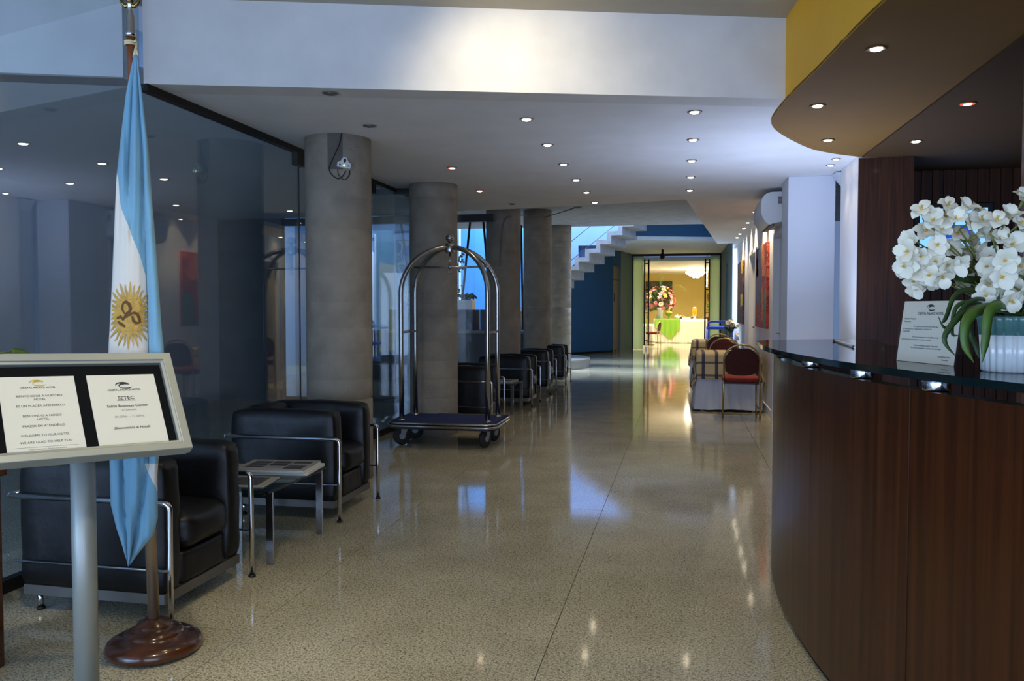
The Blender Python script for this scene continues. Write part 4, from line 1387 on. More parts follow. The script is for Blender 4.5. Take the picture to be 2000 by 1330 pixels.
# ------------------------------------------------------------------ black leather armchairs
def make_armchair(loc, label):
    t = thing('armchair', label, 'armchair', loc, 0, 'black leather tube armchairs along the glass wall')
    L = M['leather']
    xb, xf, hw = -0.37, 0.325, 0.305
    for s in (-1, 1):
        y0, y1 = (hw - 0.13, hw) if s > 0 else (-hw, -hw + 0.13)
        MB().cushion(xb, xf, y0, y1, 0.112, 0.672, 0.032, 0.012, 9, 0.0032, 3 + s).build('arm_cushion', L, t)
    ih = hw - 0.135
    MB().cushion(xb + 0.005, xb + 0.17, -ih, ih, 0.26, 0.67, 0.04, 0.014, 8, 0.003, 9).build('back_cushion', L, t)
    MB().cushion(xb + 0.15, xf + 0.02, -ih, ih, 0.265, 0.425, 0.05, 0.018, 8, 0.003, 12).build('seat_cushion', L, t)
    MB().cushion(xb + 0.02, xf - 0.005, -ih, ih, 0.114, 0.262, 0.02, 0.004, 6, 0.0015, 14).build('seat_base', L, t)
    C = M['chrome']
    for s in (-1, 1):
        Y = s * (hw + 0.018)
        z = 0.508
        top = [(xb - 0.02, Y, z), (xf - 0.03, Y, z)] + bez((xf - 0.03, Y, z), (xf + 0.0, Y, z), (xf + 0.018, Y + s * 0.0, z), 3)[1:]
        top += bez((xf + 0.018, Y, z), (xf + 0.045, Y, z), (xf + 0.045, Y - s * 0.002, z - 0.03), 5)[1:]
        leg = MB().tube(top + [(xf + 0.045, Y, 0.25), (xf + 0.045, Y, 0.008)], 0.0125, 12)
        leg.build('front_leg', C, t)
        MB().lathe([(0.018, 0.0), (0.018, 0.008), (0.013, 0.012)], (xf + 0.045, Y, 0), 14).build('glide', M['black'], t)
        lo = [(xb - 0.01, Y, 0.228), (xf + 0.01, Y, 0.228)] + bez((xf + 0.01, Y, 0.228), (xf + 0.035, Y, 0.228), (xf + 0.045, Y, 0.236), 4)[1:]
        MB().tube(lo, 0.006, 8).build('side_rod', C, t)
        rl_ = MB().cyl((xb + 0.06, s * (hw - 0.05), 0.008), (xb + 0.06, s * (hw - 0.05), 0.08), 0.0125, 12)
        rl_.build('rear_leg', C, t)
        MB().lathe([(0.018, 0.0), (0.018, 0.008), (0.013, 0.012)], (xb + 0.06, s * (hw - 0.05), 0), 14).build('glide', M['black'], t)
    MB().tube([(xb - 0.02, -hw - 0.018, 0.508), (xb - 0.02, hw + 0.018, 0.508)], 0.0125, 10).build('back_rod', C, t)
    b = MB()
    for s in (-1, 1):
        b.box(xb + 0.012, xf - 0.004, s * (hw - 0.018) - 0.008, s * (hw - 0.018) + 0.008, 0.075, 0.118)
    b.box(xf - 0.020, xf - 0.004, -hw + 0.026, hw - 0.026, 0.075, 0.118).box(xb + 0.012, xb + 0.028, -hw + 0.026, hw - 0.026, 0.075, 0.118)
    b.build('base_frame', M['seat_rail'], t)
    return t
XA = -2.045 - 0.37
arm_y = [(3.285, 'first black leather armchair from the front, right behind the flag'),
         (4.975, 'second black leather armchair from the front, beside the near newspaper table'),
         (9.06, 'third black leather armchair from the front, partly behind the luggage cart'),
         (11.03, 'fourth black leather armchair from the front, just past the far newspaper table'),
         (12.72, 'fifth black leather armchair from the front'),
         (14.48, 'sixth and farthest black leather armchair, before the blue wall')]
a1 = make_armchair((XA, arm_y[0][0], 0), arm_y[0][1])
for k, (y, lab) in enumerate(arm_y[1:]):
    dup(a1, (XA + (0.09 if k == 2 else 0.06 if k > 2 else 0), y, 0), None, lab)

# ------------------------------------------------------------------ side tables with newspapers
def side_table(loc, label):
    t = thing('side_table', label, 'side table', loc, 0, 'glass side tables between the armchairs')
    hx, hy, z = 0.26, 0.31, 0.375
    g = MB()
    g.box(-hx - 0.02, hx + 0.02, -hy - 0.03, hy + 0.03, z, z + 0.012)
    g.build('glass_top', M['glass_top'], t, 0.003)
    ap = MB().box(-hx + 0.03, -hx + 0.05, -hy, hy, z - 0.025, z)
    ap.build('rail', M['black'], t)
    MB().box(hx - 0.05, hx - 0.03, -hy, hy, z - 0.025, z).build('rail', M['black'], t)
    for sx in (-1, 1):
        for sy in (-1, 1):
            x, y = sx * (hx - 0.005), sy * (hy - 0.02)
            MB().box(x - 0.02, x + 0.02, y - 0.006, y + 0.006, 0, z - 0.002).build('leg', M['steel'], t, 0.001)
    return t
TX = -2.045 - 0.26
st1 = side_table((TX, 4.09, 0), 'glass side table with steel legs between the first two armchairs')
st2 = dup(st1, (TX, 10.15, 0), None, 'glass side table with steel legs before the fourth armchair')
def papers(name, lab, loc, rz, sx, sy, n, m, dz=0.004):
    t = thing(name, lab, 'newspaper' if name == 'newspaper' else 'magazine', loc, rz)
    for k in range(n):
        j = random.uniform(-0.012, 0.012)
        b = MB().box(-sx / 2 + j, sx / 2 + j, -sy / 2 + j, sy / 2 + j, k * dz, k * dz + dz * 0.8)
        b.build('page_bundle', m if k == n - 1 else M['paper'], t, 0.0012)
    return t
def prints(t, sx, sy, z, seed, dark=False):
    """printed columns and pictures on the upper page"""
    r = random.Random(seed)
    ink = [M['ink'], M['ink_light'], M['board_black']]
    for c in range(3):
        x0 = -sx / 2 + 0.02 + c * (sx - 0.03) / 3
        y = sy / 2 - 0.02
        while y > -sy / 2 + 0.03:
            h = r.choice((0.006, 0.006, 0.012, 0.05))
            w_ = (sx - 0.03) / 3 - 0.012
            if y - h < -sy / 2 + 0.01: break
            MB().box(x0, x0 + w_ * (1 if h > 0.02 else r.uniform(0.6, 1)), y - h, y, z, z + 0.0006).build('print', ink[0 if h > 0.03 else 1], t)
            y -= h + 0.012
NEWS = mat('news_paper', (176, 172, 158), 0.8)
n1 = papers('newspaper', 'stack of folded newspapers on the near glass table', (TX + 0.07, 4.26, 0.3875), R(6), 0.40, 0.29, 6, NEWS, 0.006)
prints(n1, 0.38, 0.28, 0.035, 1)
n2 = papers('newspaper', 'single newspaper at the rear of the near glass table', (TX - 0.24, 4.22, 0.3875), R(-4), 0.17, 0.26, 3, NEWS)
prints(n2, 0.15, 0.24, 0.0118, 2)
n3 = papers('magazine', 'dark covered magazine on the front edge of the near glass table', (TX + 0.03, 3.92, 0.3875), R(8), 0.30, 0.24, 2, NEWS)
MB().box(-0.12, 0.12, -0.095, 0.095, 0.0073, 0.0082).build('cover_picture', M['magazine'], n3)
MB().box(0.05, 0.062, -0.095, 0.095, 0.0083, 0.0088).build('print', mat('cover_blue', (60, 100, 160), 0.5), n3)
n4 = papers('newspaper', 'folded newspapers on the far glass table', (TX + 0.02, 10.16, 0.3875), R(-5), 0.42, 0.34, 5, NEWS)
prints(n4, 0.40, 0.32, 0.0195, 4)

# ------------------------------------------------------------------ luggage cart
cart = thing('luggage_cart', 'steel birdcage luggage cart with a navy carpeted deck', 'luggage cart', (-2.215, 7.69, 0), R(0.5))
co_ = Vector(cart.location)
hx, hy, zd = 0.52, 0.36, 0.225
def rrect(hx, hy, r, n=5):
    out = []
    for cx, cy, a0 in ((hx - r, hy - r, 0), (-hx + r, hy - r, 90), (-hx + r, -hy + r, 180), (hx - r, -hy + r, 270)):
        for i in range(n + 1):
            a = R(a0 + 90 * i / n)
            out.append((cx + r * math.cos(a), cy + r * math.sin(a)))
    return out
rr = rrect(hx, hy, 0.10)
MB().prism(rr, zd - 0.05, zd).build('deck', M['dark_metal'], cart)
MB().prism(rrect(hx - 0.02, hy - 0.02, 0.09), zd, zd + 0.012).build('carpet', M['carpet_blue'], cart)
bm_ = MB()
for z, r in ((zd + 0.006, 0.011), (zd - 0.022, 0.014)):
    bm_.tube([(x * 1.012, y * 1.02, z) for x, y in rr], r, 8, closed=True)
bm_.build('bumper', M['steel'], cart)
hub = Vector((0.0, 0.0, 1.905))
px, py = 0.425, 0.22
for sx in (-1, 1):
    for sy in (-1, 1):
        b0 = Vector((sx * px, sy * py, zd + 0.005))
        P = [b0, Vector((sx * px, sy * py, 0.9)), Vector((sx * px, sy * py, 1.46))]
        k = 12
        for i in range(1, k + 1):
            a = (PI / 2) * i / k
            P.append(Vector((sx * (px * math.cos(a)) if i < k else sx * 0.0, sy * (py * math.cos(a)), 1.46 + (1.905 - 1.46) * math.sin(a))))
        MB().tube(P, 0.0235, 14).build('post', M['steel'], cart)
        MB().lathe([(0.034, zd + 0.01), (0.034, zd + 0.02), (0.026, zd + 0.03)], (sx * px, sy * py, 0), 16).build('collar', M['steel'], cart)
MB().lathe([(0.044, -0.05), (0.046, -0.045), (0.046, 0.03), (0.042, 0.036), (0.014, 0.038), (0.014, 0.05)], hub, 24).build('hub', M['steel'], cart)
MB().ball(hub + Vector((0, 0, 0.09)), 0.042, 20).build('ball_finial', M['steel'], cart)
hb = MB().cyl(hub + Vector((0, 0, -0.05)), hub + Vector((0, 0, -0.20)), 0.010, 10).ball(hub + Vector((0, 0, -0.19)), 0.022, 12)
hb.tube([hub + Vector((0.014 * math.cos(a), 0, -0.235 + 0.014 * math.sin(a))) for a in [2 * PI * i / 12 for i in range(12)]], 0.004, 6, closed=True)
hb.build('hanger', M['steel'], cart)
zb = hub.z - 0.19
MB().cyl((-0.36, 0, zb), (0.36, 0, zb), 0.010, 10).cyl((-0.36, -0.17, zb), (-0.36, 0.17, zb), 0.009, 8).cyl((0.36, -0.17, zb), (0.36, 0.17, zb), 0.009, 8).build('hanging_bar', M['steel'], cart)
for sx in (-1, 1):
    MB().cyl((sx * px, -py, 1.085), (sx * px, py, 1.085), 0.012, 10).build('side_bar', M['steel'], cart)
for sx, sy, tw in ((-1, -1, 0.5), (1, -1, 1.25), (1, 1, 1.2), (-1, 1, 0.4)):
    x, y = sx * 0.405, sy * 0.20
    d = Vector((math.cos(tw), math.sin(tw), 0))
    ax = Vector((-d.y, d.x, 0))
    wc = Vector((x, y, 0.087)) - d * 0.022
    wm = MB()
    prof = [(0.02, -0.023), (0.075, -0.023), (0.086, -0.013), (0.086, 0.013), (0.075, 0.023), (0.02, 0.023)]
    n = 24
    vs = []
    zz = Vector((0, 0, 1))
    for r, o in prof:
        for j in range(n):
            a = 2 * PI * j / n
            vs.append(wc + ax * o + d * (r * math.cos(a)) + zz * (r * math.sin(a)))
    wm.smooth = True
    wm.add(vs, [(i * n + j, i * n + (j + 1) % n, (i + 1) * n + (j + 1) % n, (i + 1) * n + j) for i in range(len(prof) - 1) for j in range(n)])
    whl = wm.build('wheel', M['rubber'], cart)
    MB().tube([wc - ax * 0.027, wc + ax * 0.027], 0.030, 16).build('wheel_hub', M['plastic_grey'], whl)
    f = MB()
    for s in (-1, 1):
        o = ax * (0.030 * s)
        f.prism3([wc + o - d * 0.014 - zz * 0.014, wc + o + d * 0.014 - zz * 0.014, Vector((x, y, 0.170)) + o + d * 0.035, Vector((x, y, 0.170)) + o - d * 0.035], ax * (0.004 * s))
    f.obox(Vector((x, y, 0.170)), (d, ax, zz), 0.04, 0.034, 0.005)
    f.build('fork', M['plastic_grey'], cart)

# ------------------------------------------------------------------ alarm plate on the first column
cc = Vector((-2.592, 5.92, 0))
def on_col(px, py, off=0.0, cc=cc):
    d = ray(px, py)
    o = Vector((0, 0, EYE))
    ax_, ay_ = o.x - cc.x, o.y - cc.y
    A_ = d.x ** 2 + d.y ** 2
    B_ = 2 * (ax_ * d.x + ay_ * d.y)
    C_ = ax_ ** 2 + ay_ ** 2 - (0.25 + off) ** 2
    t = (-B_ - math.sqrt(max(0, B_ * B_ - 4 * A_ * C_))) / (2 * A_)
    return o + d * t
pc_ = on_col(671, 322, 0.0)
al = thing('gas_detector', 'small white detector plate with a green light on the nearest column', 'detector', tuple(pc_))
nn_ = Vector((pc_.x - cc.x, pc_.y - cc.y, 0)).normalized()
uu_ = Vector((-nn_.y, nn_.x, 0))
if uu_.x < 0: uu_ = -uu_
vv_ = Vector((0, 0, 1))
rl_ = R(-7)
U2 = uu_ * math.cos(rl_) + vv_ * math.sin(rl_)
V2 = -uu_ * math.sin(rl_) + vv_ * math.cos(rl_)
out = [(-0.050, -0.026), (0.048, -0.026), (0.050, 0.010), (0.030, 0.022)] + [(0.022 * math.cos(a), 0.030 + 0.022 * math.sin(a)) for a in [R(10 + 16 * i) for i in range(11)]] + [(-0.032, 0.016), (-0.050, 0.008)]
MB().prism3([pc_ + nn_ * 0.004 + U2 * x + V2 * z for x, z in out], nn_ * 0.03).build('plate', M['plastic_white'], al, 0.003, world=True)
q0 = pc_ + nn_ * 0.034
def disc(cx, cz, r, m, nm, sy=1.0):
    MB().prism3([q0 + U2 * (cx + r * math.cos(a)) + V2 * (cz + r * sy * math.sin(a)) for a in [2 * PI * i / 14 for i in range(14)]], nn_ * 0.003).build(nm, m, al, world=True)
disc(0.0, 0.026, 0.010, M['black'], 'lens', 1.5)
disc(-0.032, -0.008, 0.006, M['black'], 'button')
disc(0.0, -0.010, 0.006, M['led'], 'light')
disc(0.030, -0.010, 0.006, M['chrome'], 'keyhole')
cb = MB()
cb.tube(catmull([on_col(*p, 0.008) for p in ((667, 259), (663, 280), (652, 305), (643, 327), (647, 340), (660, 349), (669, 344), (675, 334))], 5), 0.0038, 6)
cb.tube(catmull([on_col(*p, 0.008) for p in ((659, 331), (662, 343), (672, 351), (680, 345), (683, 333), (683, 342))], 5), 0.003, 6)
cb.build('cable', M['black'], al, world=True)
# conduit clipped along the farther columns
cdt = thing('conduit', 'thin conduit looping from the third column to the ceiling edge', 'cable', (-2.3, 11.4, 0))
k3, k4 = Vector((-2.535, 11.58, 0)), Vector((-2.52, 14.33, 0))
cp = [on_col(x, y, 0.012, k3) for x, y in ((976, 520), (979, 470), (984, 434), (996, 422))] + [on_col(x, y, 0.012, k4) for x, y in ((1032, 421), (1050, 424), (1068, 423))] + [at(1104, 412, 12.2), at(1128, 404, 10.75)]
MB().tube(catmull(cp, 5), 0.008, 6).build('tube', M['conduit'], cdt, world=True)
MB().box(-0.05, 0.05, -0.02, 0.02, -0.02, 0.0).build('clip', M['conduit'], cdt).location = at(1128, 404, 10.75) - Vector(cdt.location)
# ------------------------------------------------------------------ recessed downlights
def downlight(loc, label, on=True, red=False, r=0.048, ringm='ring', power=9.0, tilt=(0, 0), angle=75, col=WARM, light=True, group='recessed ceiling downlights'):
    t = thing('downlight', label, 'downlight', loc, 0, group)
    MB().lathe([(r, 0.0), (r * 1.02, -0.004), (r * 0.86, -0.008), (r * 0.70, -0.006), (r * 0.62, 0.0)], (0, 0, 0), 28).build('ring', M[ringm], t)
    b = MB()
    c, s = math.cos(tilt[1]), math.sin(tilt[1])
    b.lathe([(0.0, -0.0125), (r * 0.40, -0.0125), (r * 0.56, -0.008), (r * 0.58, -0.001)], (0, 0, 0), 20)
    b.build('lamp', M['lamp_on' if on else 'lamp_off'], t)
    if red:
        MB().lathe([(r * 0.84, -0.0095), (r * 0.66, -0.0105), (r * 0.62, -0.003)], (0, 0, 0), 24).build('reflector', M['lamp_red'], t)
    if on and light:
        sp = spot('lamp_light', (0, 0, -0.02), (tilt[0], tilt[1], -1), power, col, angle)
        sp.parent = t
    return t
ordw = ['first', 'second', 'third', 'fourth', 'fifth', 'sixth']
for i in range(6):
    downlight((-1.05, 5.536 + 0.887 * i, HC), 'lit downlight, %s from the white beam in the middle row of the dropped ceiling' % ordw[i], True, False, power=7)
for i in range(5):
    downlight((0.068, 5.56 + 0.90 * i, HC), 'lit downlight, %s from the white beam in the row left of the air conditioner' % ordw[i], True, False, power=7)
for (x, y, on, lab) in ((-2.077, 4.636, False, 'unlit downlight closest to the white beam, above the armchairs'),
                        (-2.172, 5.508, False, 'unlit downlight just in front of the nearest column'),
                        (-2.072, 7.272, True, 'red-rimmed lit downlight above the luggage cart'),
                        (-2.175, 8.728, True, 'red-rimmed lit downlight farther along, just past the luggage cart'),
                        (-2.059, 9.899, False, 'unlit downlight at the end of the dropped ceiling')):
    downlight((x, y, HC), lab, on, on, power=10)
for i, (x, y) in enumerate(((1.285, 7.53), (1.291, 7.836))):
    downlight((x, y, HC), ('lit downlight beside the wall end, nearer of the pair by the reception', 'lit downlight beside the wall end, farther of the pair by the reception')[i], True, False, 0.04, power=5)
wl_ = [(0.93, 10.55, 'first'), (0.93, 11.35, 'second'), (0.94, 12.70, 'third'), (0.945, 13.55, 'fourth'), (0.95, 14.55, 'fifth'), (0.95, 15.30, 'sixth')]
for i, (x, y, o) in enumerate(wl_):
    downlight((x, y, HC), 'lit wall-washing downlight by the right wall, %s from the air conditioner' % o, True, i in (0,), 0.042, power=60, tilt=(0.16, 0), angle=105)
for (x, y, red, lab) in ((0.924, 4.357, False, 'lit downlight in the brown soffit, nearest the yellow fascia front'),
                         (0.822, 5.487, False, 'lit downlight in the brown soffit, at its leftmost bulge'),
                         (1.708, 5.556, True, 'lit downlight with glowing red rim in the brown soffit'),
                         (1.067, 6.603, False, 'lit downlight in the brown soffit, near its far tip'),
                         (1.713, 6.719, False, 'lit downlight in the brown soffit, deep over the desk')):
    downlight((x, y, 2.572 if x > 1.6 else 2.585), lab, True, red, 0.050, 'ring_brown', power=8, angle=70)
# spot of the raised ceiling that warms the beam, and two more over the entrance floor (out of frame)
downlight((-0.95, 4.15, HU), 'lit downlight in the raised ceiling shining on the beam', True, False, power=1, tilt=(0, 0), light=False)
spot('beam_wash', (-0.95, 3.95, HU - 0.05), (-0.90, 4.90, 2.40), 46, (1, 0.86, 0.58), 110, 1.0, 0.06)
spot('entrance_lamp', (-0.9, 1.2, HU - 0.05), (-1.75, 2.1, 1.0), 95, (1, 0.88, 0.68), 55, 1.0, 0.05)
for x, y in ((-1.1, 2.9), (-0.3, 2.3), (-1.4, 1.2), (0.1, 3.6)):
    spot('entrance_lamp', (x, y, HU - 0.05), (x, y, 0), 30, (1, 0.80, 0.46), 95, 1.0, 0.04)

# ------------------------------------------------------------------ air conditioner
ac = thing('air_conditioner', 'white split air conditioner high on the right wall above the near door', 'air conditioner', (XR, 9.15, 2.24))
prof = [(0.0, 0.0), (-0.10, -0.015), (-0.165, -0.03), (-0.215, 0.02), (-0.245, 0.09), (-0.25, 0.17), (-0.235, 0.25), (-0.19, 0.30), (-0.12, 0.315), (0.0, 0.315)]
prof = [(-p.x * -1, p.z) for p in catmull([(x, 0, z) for x, z in prof], 3)]
MB().prism3([(x, 0.0, z) for x, z in prof], (0, 0.92, 0)).build('body', M['plastic_white'], ac, 0.004)
fl_ = MB()
for k in range(2):
    fl_.obox((-0.135 - 0.045 * k, 0.46, -0.028 + 0.022 * k), ((1, 0, -0.7), (0, 1, 0), (0.7, 0, 1)), 0.020, 0.40, 0.004)
fl_.build('louvre', M['plastic_grey'], ac)
MB().box(-0.16, -0.10, 0.05, 0.87, -0.034, -0.026).build('outlet', M['black'], ac)
MB().box(-0.075, -0.03, -0.003, 0.0, 0.185, 0.265).build('rating_plate', M['plastic_grey'], ac)
for k in range(5):
    MB().box(-0.072, -0.034, -0.0045, -0.003, 0.195 + 0.014 * k, 0.200 + 0.014 * k).build('plate_line', M['ink'], ac)

# ------------------------------------------------------------------ paintings
def canvas(name, lab, x, y0, y1, z0, z1, blocks, back):
    t = thing(name, lab, 'painting', (x, (y0 + y1) / 2, (z0 + z1) / 2))
    hy, hz = (y1 - y0) / 2, (z1 - z0) / 2
    MB().box(0.0, 0.035, -hy, hy, -hz, hz).build('canvas', back, t)
    for (a, b, c, d, m) in blocks:
        MB().prism3([(-0.0015, -hy + 2 * hy * u, -hz + 2 * hz * v) for u, v in a] if isinstance(a, list) else [], (0.0012, 0, 0)).build('paint_field', m, t)
    return t
def fields(t, hy, hz, F, x=-0.0015):
    for pts, m in F:
        MB().prism3([(x, -hy + 2 * hy * u, -hz + 2 * hz * v) for u, v in pts], (0.0012, 0, 0)).build('paint_field', m, t)
A_red = art('art_red', [(150, 36, 26), (178, 62, 36), (120, 26, 24), (196, 86, 50)], 5)
A_blue = art('art_blue', [(60, 76, 120), (92, 104, 140), (120, 96, 110), (44, 54, 92)], 6, (1, 1, 0.5))
A_gold = art('art_gold', [(206, 160, 70), (176, 110, 50), (190, 70, 40), (224, 190, 110)], 6, (1, 1, 0.4), 2.0)
A_green = art('art_green', [(70, 110, 84), (96, 132, 100), (56, 86, 70)], 5)
p1 = canvas('painting', 'large abstract painting of red, blue, gold and green near the air conditioner', XR - 0.036, 10.70, 12.25, 1.06, 2.15, [], A_red)
fields(p1, 0.775, 0.545, [([(0.50, 0.25), (0.95, 0.3), (0.9, 0.78), (1.0, 1.0), (0.48, 1.0), (0.42, 0.7)], A_blue),
                           ([(0.12, 0.62), (0.48, 0.62), (0.48, 1.0), (0.2, 1.0)], A_gold),
                           ([(0.0, 0.0), (0.20, 0.0), (0.16, 0.44), (0.0, 0.47)], A_green),
                           ([(0.24, 0.10), (0.36, 0.08), (0.44, 0.45), (0.3, 0.52)], A_gold),
                           ([(0.75, 0.66), (1.0, 0.6), (1.0, 0.86), (0.8, 0.9)], A_red)])
p2 = canvas('painting', 'darker abstract painting with yellow patches beyond the second door', XR - 0.036, 14.85, 16.2, 1.05, 2.17, [], art('art_dark', [(44, 30, 26), (90, 40, 34), (30, 28, 40), (120, 60, 50)], 5))
A_yel = art('art_yel', [(226, 190, 30), (236, 210, 80), (210, 160, 20)], 4)
fields(p2, 0.675, 0.56, [([(0.0, 0.80), (0.32, 0.80), (0.30, 1.0), (0.0, 1.0)], A_yel), ([(0.0, 0.30), (0.34, 0.26), (0.40, 0.46), (0.0, 0.48)], A_yel),
                          ([(0.45, 0.4), (0.95, 0.35), (1.0, 1.0), (0.5, 0.95)], art('art_olive', [(96, 90, 50), (70, 64, 40), (130, 60, 50)], 5))])

# ------------------------------------------------------------------ banquet chairs
def hoop(w, z0, zt, n=16):
    """arch from seat height over the rounded top and down again"""
    r = w
    pts = [(-w, z0)]
    zc = zt - r * 0.86
    for i in range(n + 1):
        a = PI - PI * i / n
        pts.append((r * math.cos(a), zc + r * 0.86 * math.sin(a)))
    pts.append((w, z0))
    return pts
def make_chair(loc, rz, label):
    t = thing('banquet_chair', label, 'chair', loc, rz, 'red banquet chairs at the small tables')
    G = M['gold_tube']
    w = 0.205
    H_ = hoop(w, 0.44, 0.885)
    lean = lambda z: -0.21 - 0.06 * max(0, (z - 0.45)) / 0.45
    MB().tube([(x, lean(z), z) for x, z in H_], 0.0115, 10).build('back_frame', G, t)
    zt, zb = 0.836, 0.515
    P = []
    n = 16
    for i in range(n + 1):
        a = PI - PI * i / n
        P.append(((w - 0.012) * math.cos(a), max(0, math.sin(a)) * (w - 0.012) * 0.80 + 0.70))
    # flat cut under the hand hole at the top
    P = [(x, min(z, 0.840 + 0.06 * (abs(x) / w) ** 2)) for x, z in P]
    for i in range(9):
        u = 1 - 2 * i / 8
        P.append(((w - 0.016) * u, zb + 0.05 * abs(u) ** 3))
    fr_ = [Vector((x, lean(z) + 0.018, z)) for x, z in P]
    MB().prism3(fr_, (0, -0.042, 0)).build('back_pad', M['dark_red_fabric'], t, 0.008)
    MB().cushion(-0.215, 0.215, -0.20, 0.21, 0.425, 0.495, 0.03, 0.012, 6).build('seat', M['red_fabric'], t)
    MB().box(-0.205, 0.205, -0.195, 0.20, 0.41, 0.43).build('seat_pan', M['black'], t)
    for s in (-1, 1):
        MB().tube([(s * w, -0.21, 0.46), (s * (w + 0.005), -0.215, 0.40), (s * (w + 0.012), -0.245, 0.006)], 0.0115, 10).build('leg', G, t)
        MB().tube([(s * 0.195, 0.17, 0.42), (s * 0.20, 0.195, 0.006)], 0.0115, 10).build('leg', G, t)
        MB().tube([(s * 0.205, -0.235, 0.12), (s * 0.20, 0.185, 0.12)], 0.008, 8).build('stretcher', G, t)
    return t
c1 = make_chair((0.70, 10.33, 0), R(-1), 'dark red round-backed banquet chair facing away at the nearer plaid table')
c2 = dup(c1, (0.60, 12.00, 0), R(180), 'dark red round-backed banquet chair on the far side of the nearer plaid table')
c3 = dup(c1, (0.62, 14.75, 0), R(0), 'dark red round-backed banquet chair before the farther plaid table')

# ------------------------------------------------------------------ small tables with cloths
def skirt(hx, hy, zt, zb, m, name, label, cat, loc, group, nw=34, amp=0.016, flare=0.05):
    t = MB(); t.smooth = True
    per = []
    pts = rrect(hx, hy, 0.03, 3)
    P = []
    k = len(pts)
    for i in range(k):
        a = Vector((*pts[i], 0)); b = Vector((*pts[(i + 1) % k], 0))
        nseg = max(1, int((b - a).length / 0.02))
        for j in range(nseg): P.append(a.lerp(b, j / nseg))
    n = len(P)
    rows = 9
    vs = []
    for r in range(rows):
        f = r / (rows - 1)
        for i, p in enumerate(P):
            d = Vector((p.x / hx, p.y / hy, 0)).normalized()
            o = f * flare + f * amp * math.sin(2 * PI * nw * i / n + 0.8 * math.sin(i * 0.13)) + f * 0.008 * math.sin(i * 0.7)
            vs.append((p.x + d.x * o, p.y + d.y * o, zt + (zb - zt) * f + (0.006 * math.sin(i * 0.21) if r == rows - 1 else 0)))
    t.add(vs, [(r * n + i, (r + 1) * n + i, (r + 1) * n + (i + 1) % n, r * n + (i + 1) % n) for r in range(rows - 1) for i in range(n)])
    t.smooth = False
    t.f.append(tuple(range(n))); t.m.append(0); t.sm.append(False)
    o = t.build(name, m)
    o.location = loc
    props(o, label, cat, group)
    return o
def overcloth(hx, hy, cx, cy, zt, m, label, loc, group):
    n = 44
    b = MB(); b.smooth = True
    vs, uv = [], []
    for i in range(n + 1):
        for j in range(n + 1):
            s, t = -cx + 2 * cx * i / n, -cy + 2 * cy * j / n
            a = max(0, abs(s) - hx); c = max(0, abs(t) - hy)
            L = math.hypot(a, c)
            x, y = max(-hx, min(hx, s)), max(-hy, min(hy, t))
            if L > 0:
                out = 0.012 + 0.14 * L + 0.035 * L * math.sin((s - t) * 16)
                x += math.copysign(out * a / L, s); y += math.copysign(out * c / L, t)
            vs.append((x, y, zt - L * 0.97)); uv.append((s, t))
    b.uv = uv
    b.add(vs, [(i * (n + 1) + j, (i + 1) * (n + 1) + j, (i + 1) * (n + 1) + j + 1, i * (n + 1) + j + 1) for i in range(n) for j in range(n)])
    o = b.build('tablecloth', m)
    o.location = loc
    sf = o.modifiers.new('thick', 'SOLIDIFY'); sf.thickness = 0.003; sf.offset = 1
    props(o, label, 'tablecloth', group)
    return o
def dining_table(loc, lab):
    t = thing('dining_table', lab, 'table', loc, 0, 'small dining tables along the right wall')
    MB().box(-0.36, 0.36, -0.36, 0.36, 0.715, 0.745).build('table_top', M['tan_door'], t)
    for sx in (-1, 1):
        for sy in (-1, 1):
            MB().box(sx * 0.32 - 0.02, sx * 0.32 + 0.02, sy * 0.32 - 0.02, sy * 0.32 + 0.02, 0, 0.715).build('leg', M['tan_door'], t)
    return t
for k, (x, y, w1, w2) in enumerate(((0.575, 11.14, 'nearer', 'nearer'), (0.575, 15.45, 'farther', 'farther'))):
    dining_table((x, y, 0), 'square dining table hidden under cloths, %s of the two by the right wall' % w1)
    skirt(0.372, 0.372, 0.7475, 0.03, M['linen'], 'under_cloth', 'white floor-length under-cloth of the %s plaid table' % w1, 'tablecloth', (x, y, 0), 'white under-cloths', 20, 0.016, 0.07)
    overcloth(0.380, 0.380, 0.80, 0.72, 0.7505, M['plaid'], 'beige plaid tablecloth with navy stripes on the %s small table' % w2, (x, y, 0), 'plaid tablecloths')
# flowers on the farther table
va = thing('flower_vase', 'small glass vase of white flowers on the farther plaid table', 'vase', (0.86, 15.35, 0.754))
MB().lathe([(0.03, 0), (0.036, 0.005), (0.03, 0.06), (0.024, 0.10), (0.032, 0.14)], (0, 0, 0), 18).build('vase', M['clear'], va)
MB().lathe([(0.028, 0.005), (0.028, 0.05)], (0, 0, 0), 14).build('water', M['plastic_grey'], va)
rv = random.Random(5)
for k in range(9):
    a = rv.uniform(0, 6.28); rr2 = rv.uniform(0.03, 0.13)
    e = Vector((rr2 * math.cos(a), rr2 * math.sin(a), rv.uniform(0.2, 0.34)))
    MB().tube(bez((0, 0, 0.02), (e.x * 0.2, e.y * 0.2, 0.16), e, 5), 0.003, 5).build('stalk', M['stem'], va)
    f = link(bpy.data.objects.new('flower', protos[k % len(protos)])); f.parent = va
    f.location = e; f.scale = (1.5, 1.5, 1.5)
    f.rotation_euler = (rv.uniform(0.4, 1.3), 0, rv.uniform(-1.2, 1.2))
for k in range(6):
    a = rv.uniform(0, 6.28)
    strap('leaf', [Vector((0, 0, 0.12)), Vector((0.06 * math.cos(a), 0.06 * math.sin(a), 0.22)), Vector((0.12 * math.cos(a), 0.12 * math.sin(a), 0.18 + 0.08 * rv.random()))], 0.022, M['leaf'], va, Vector())
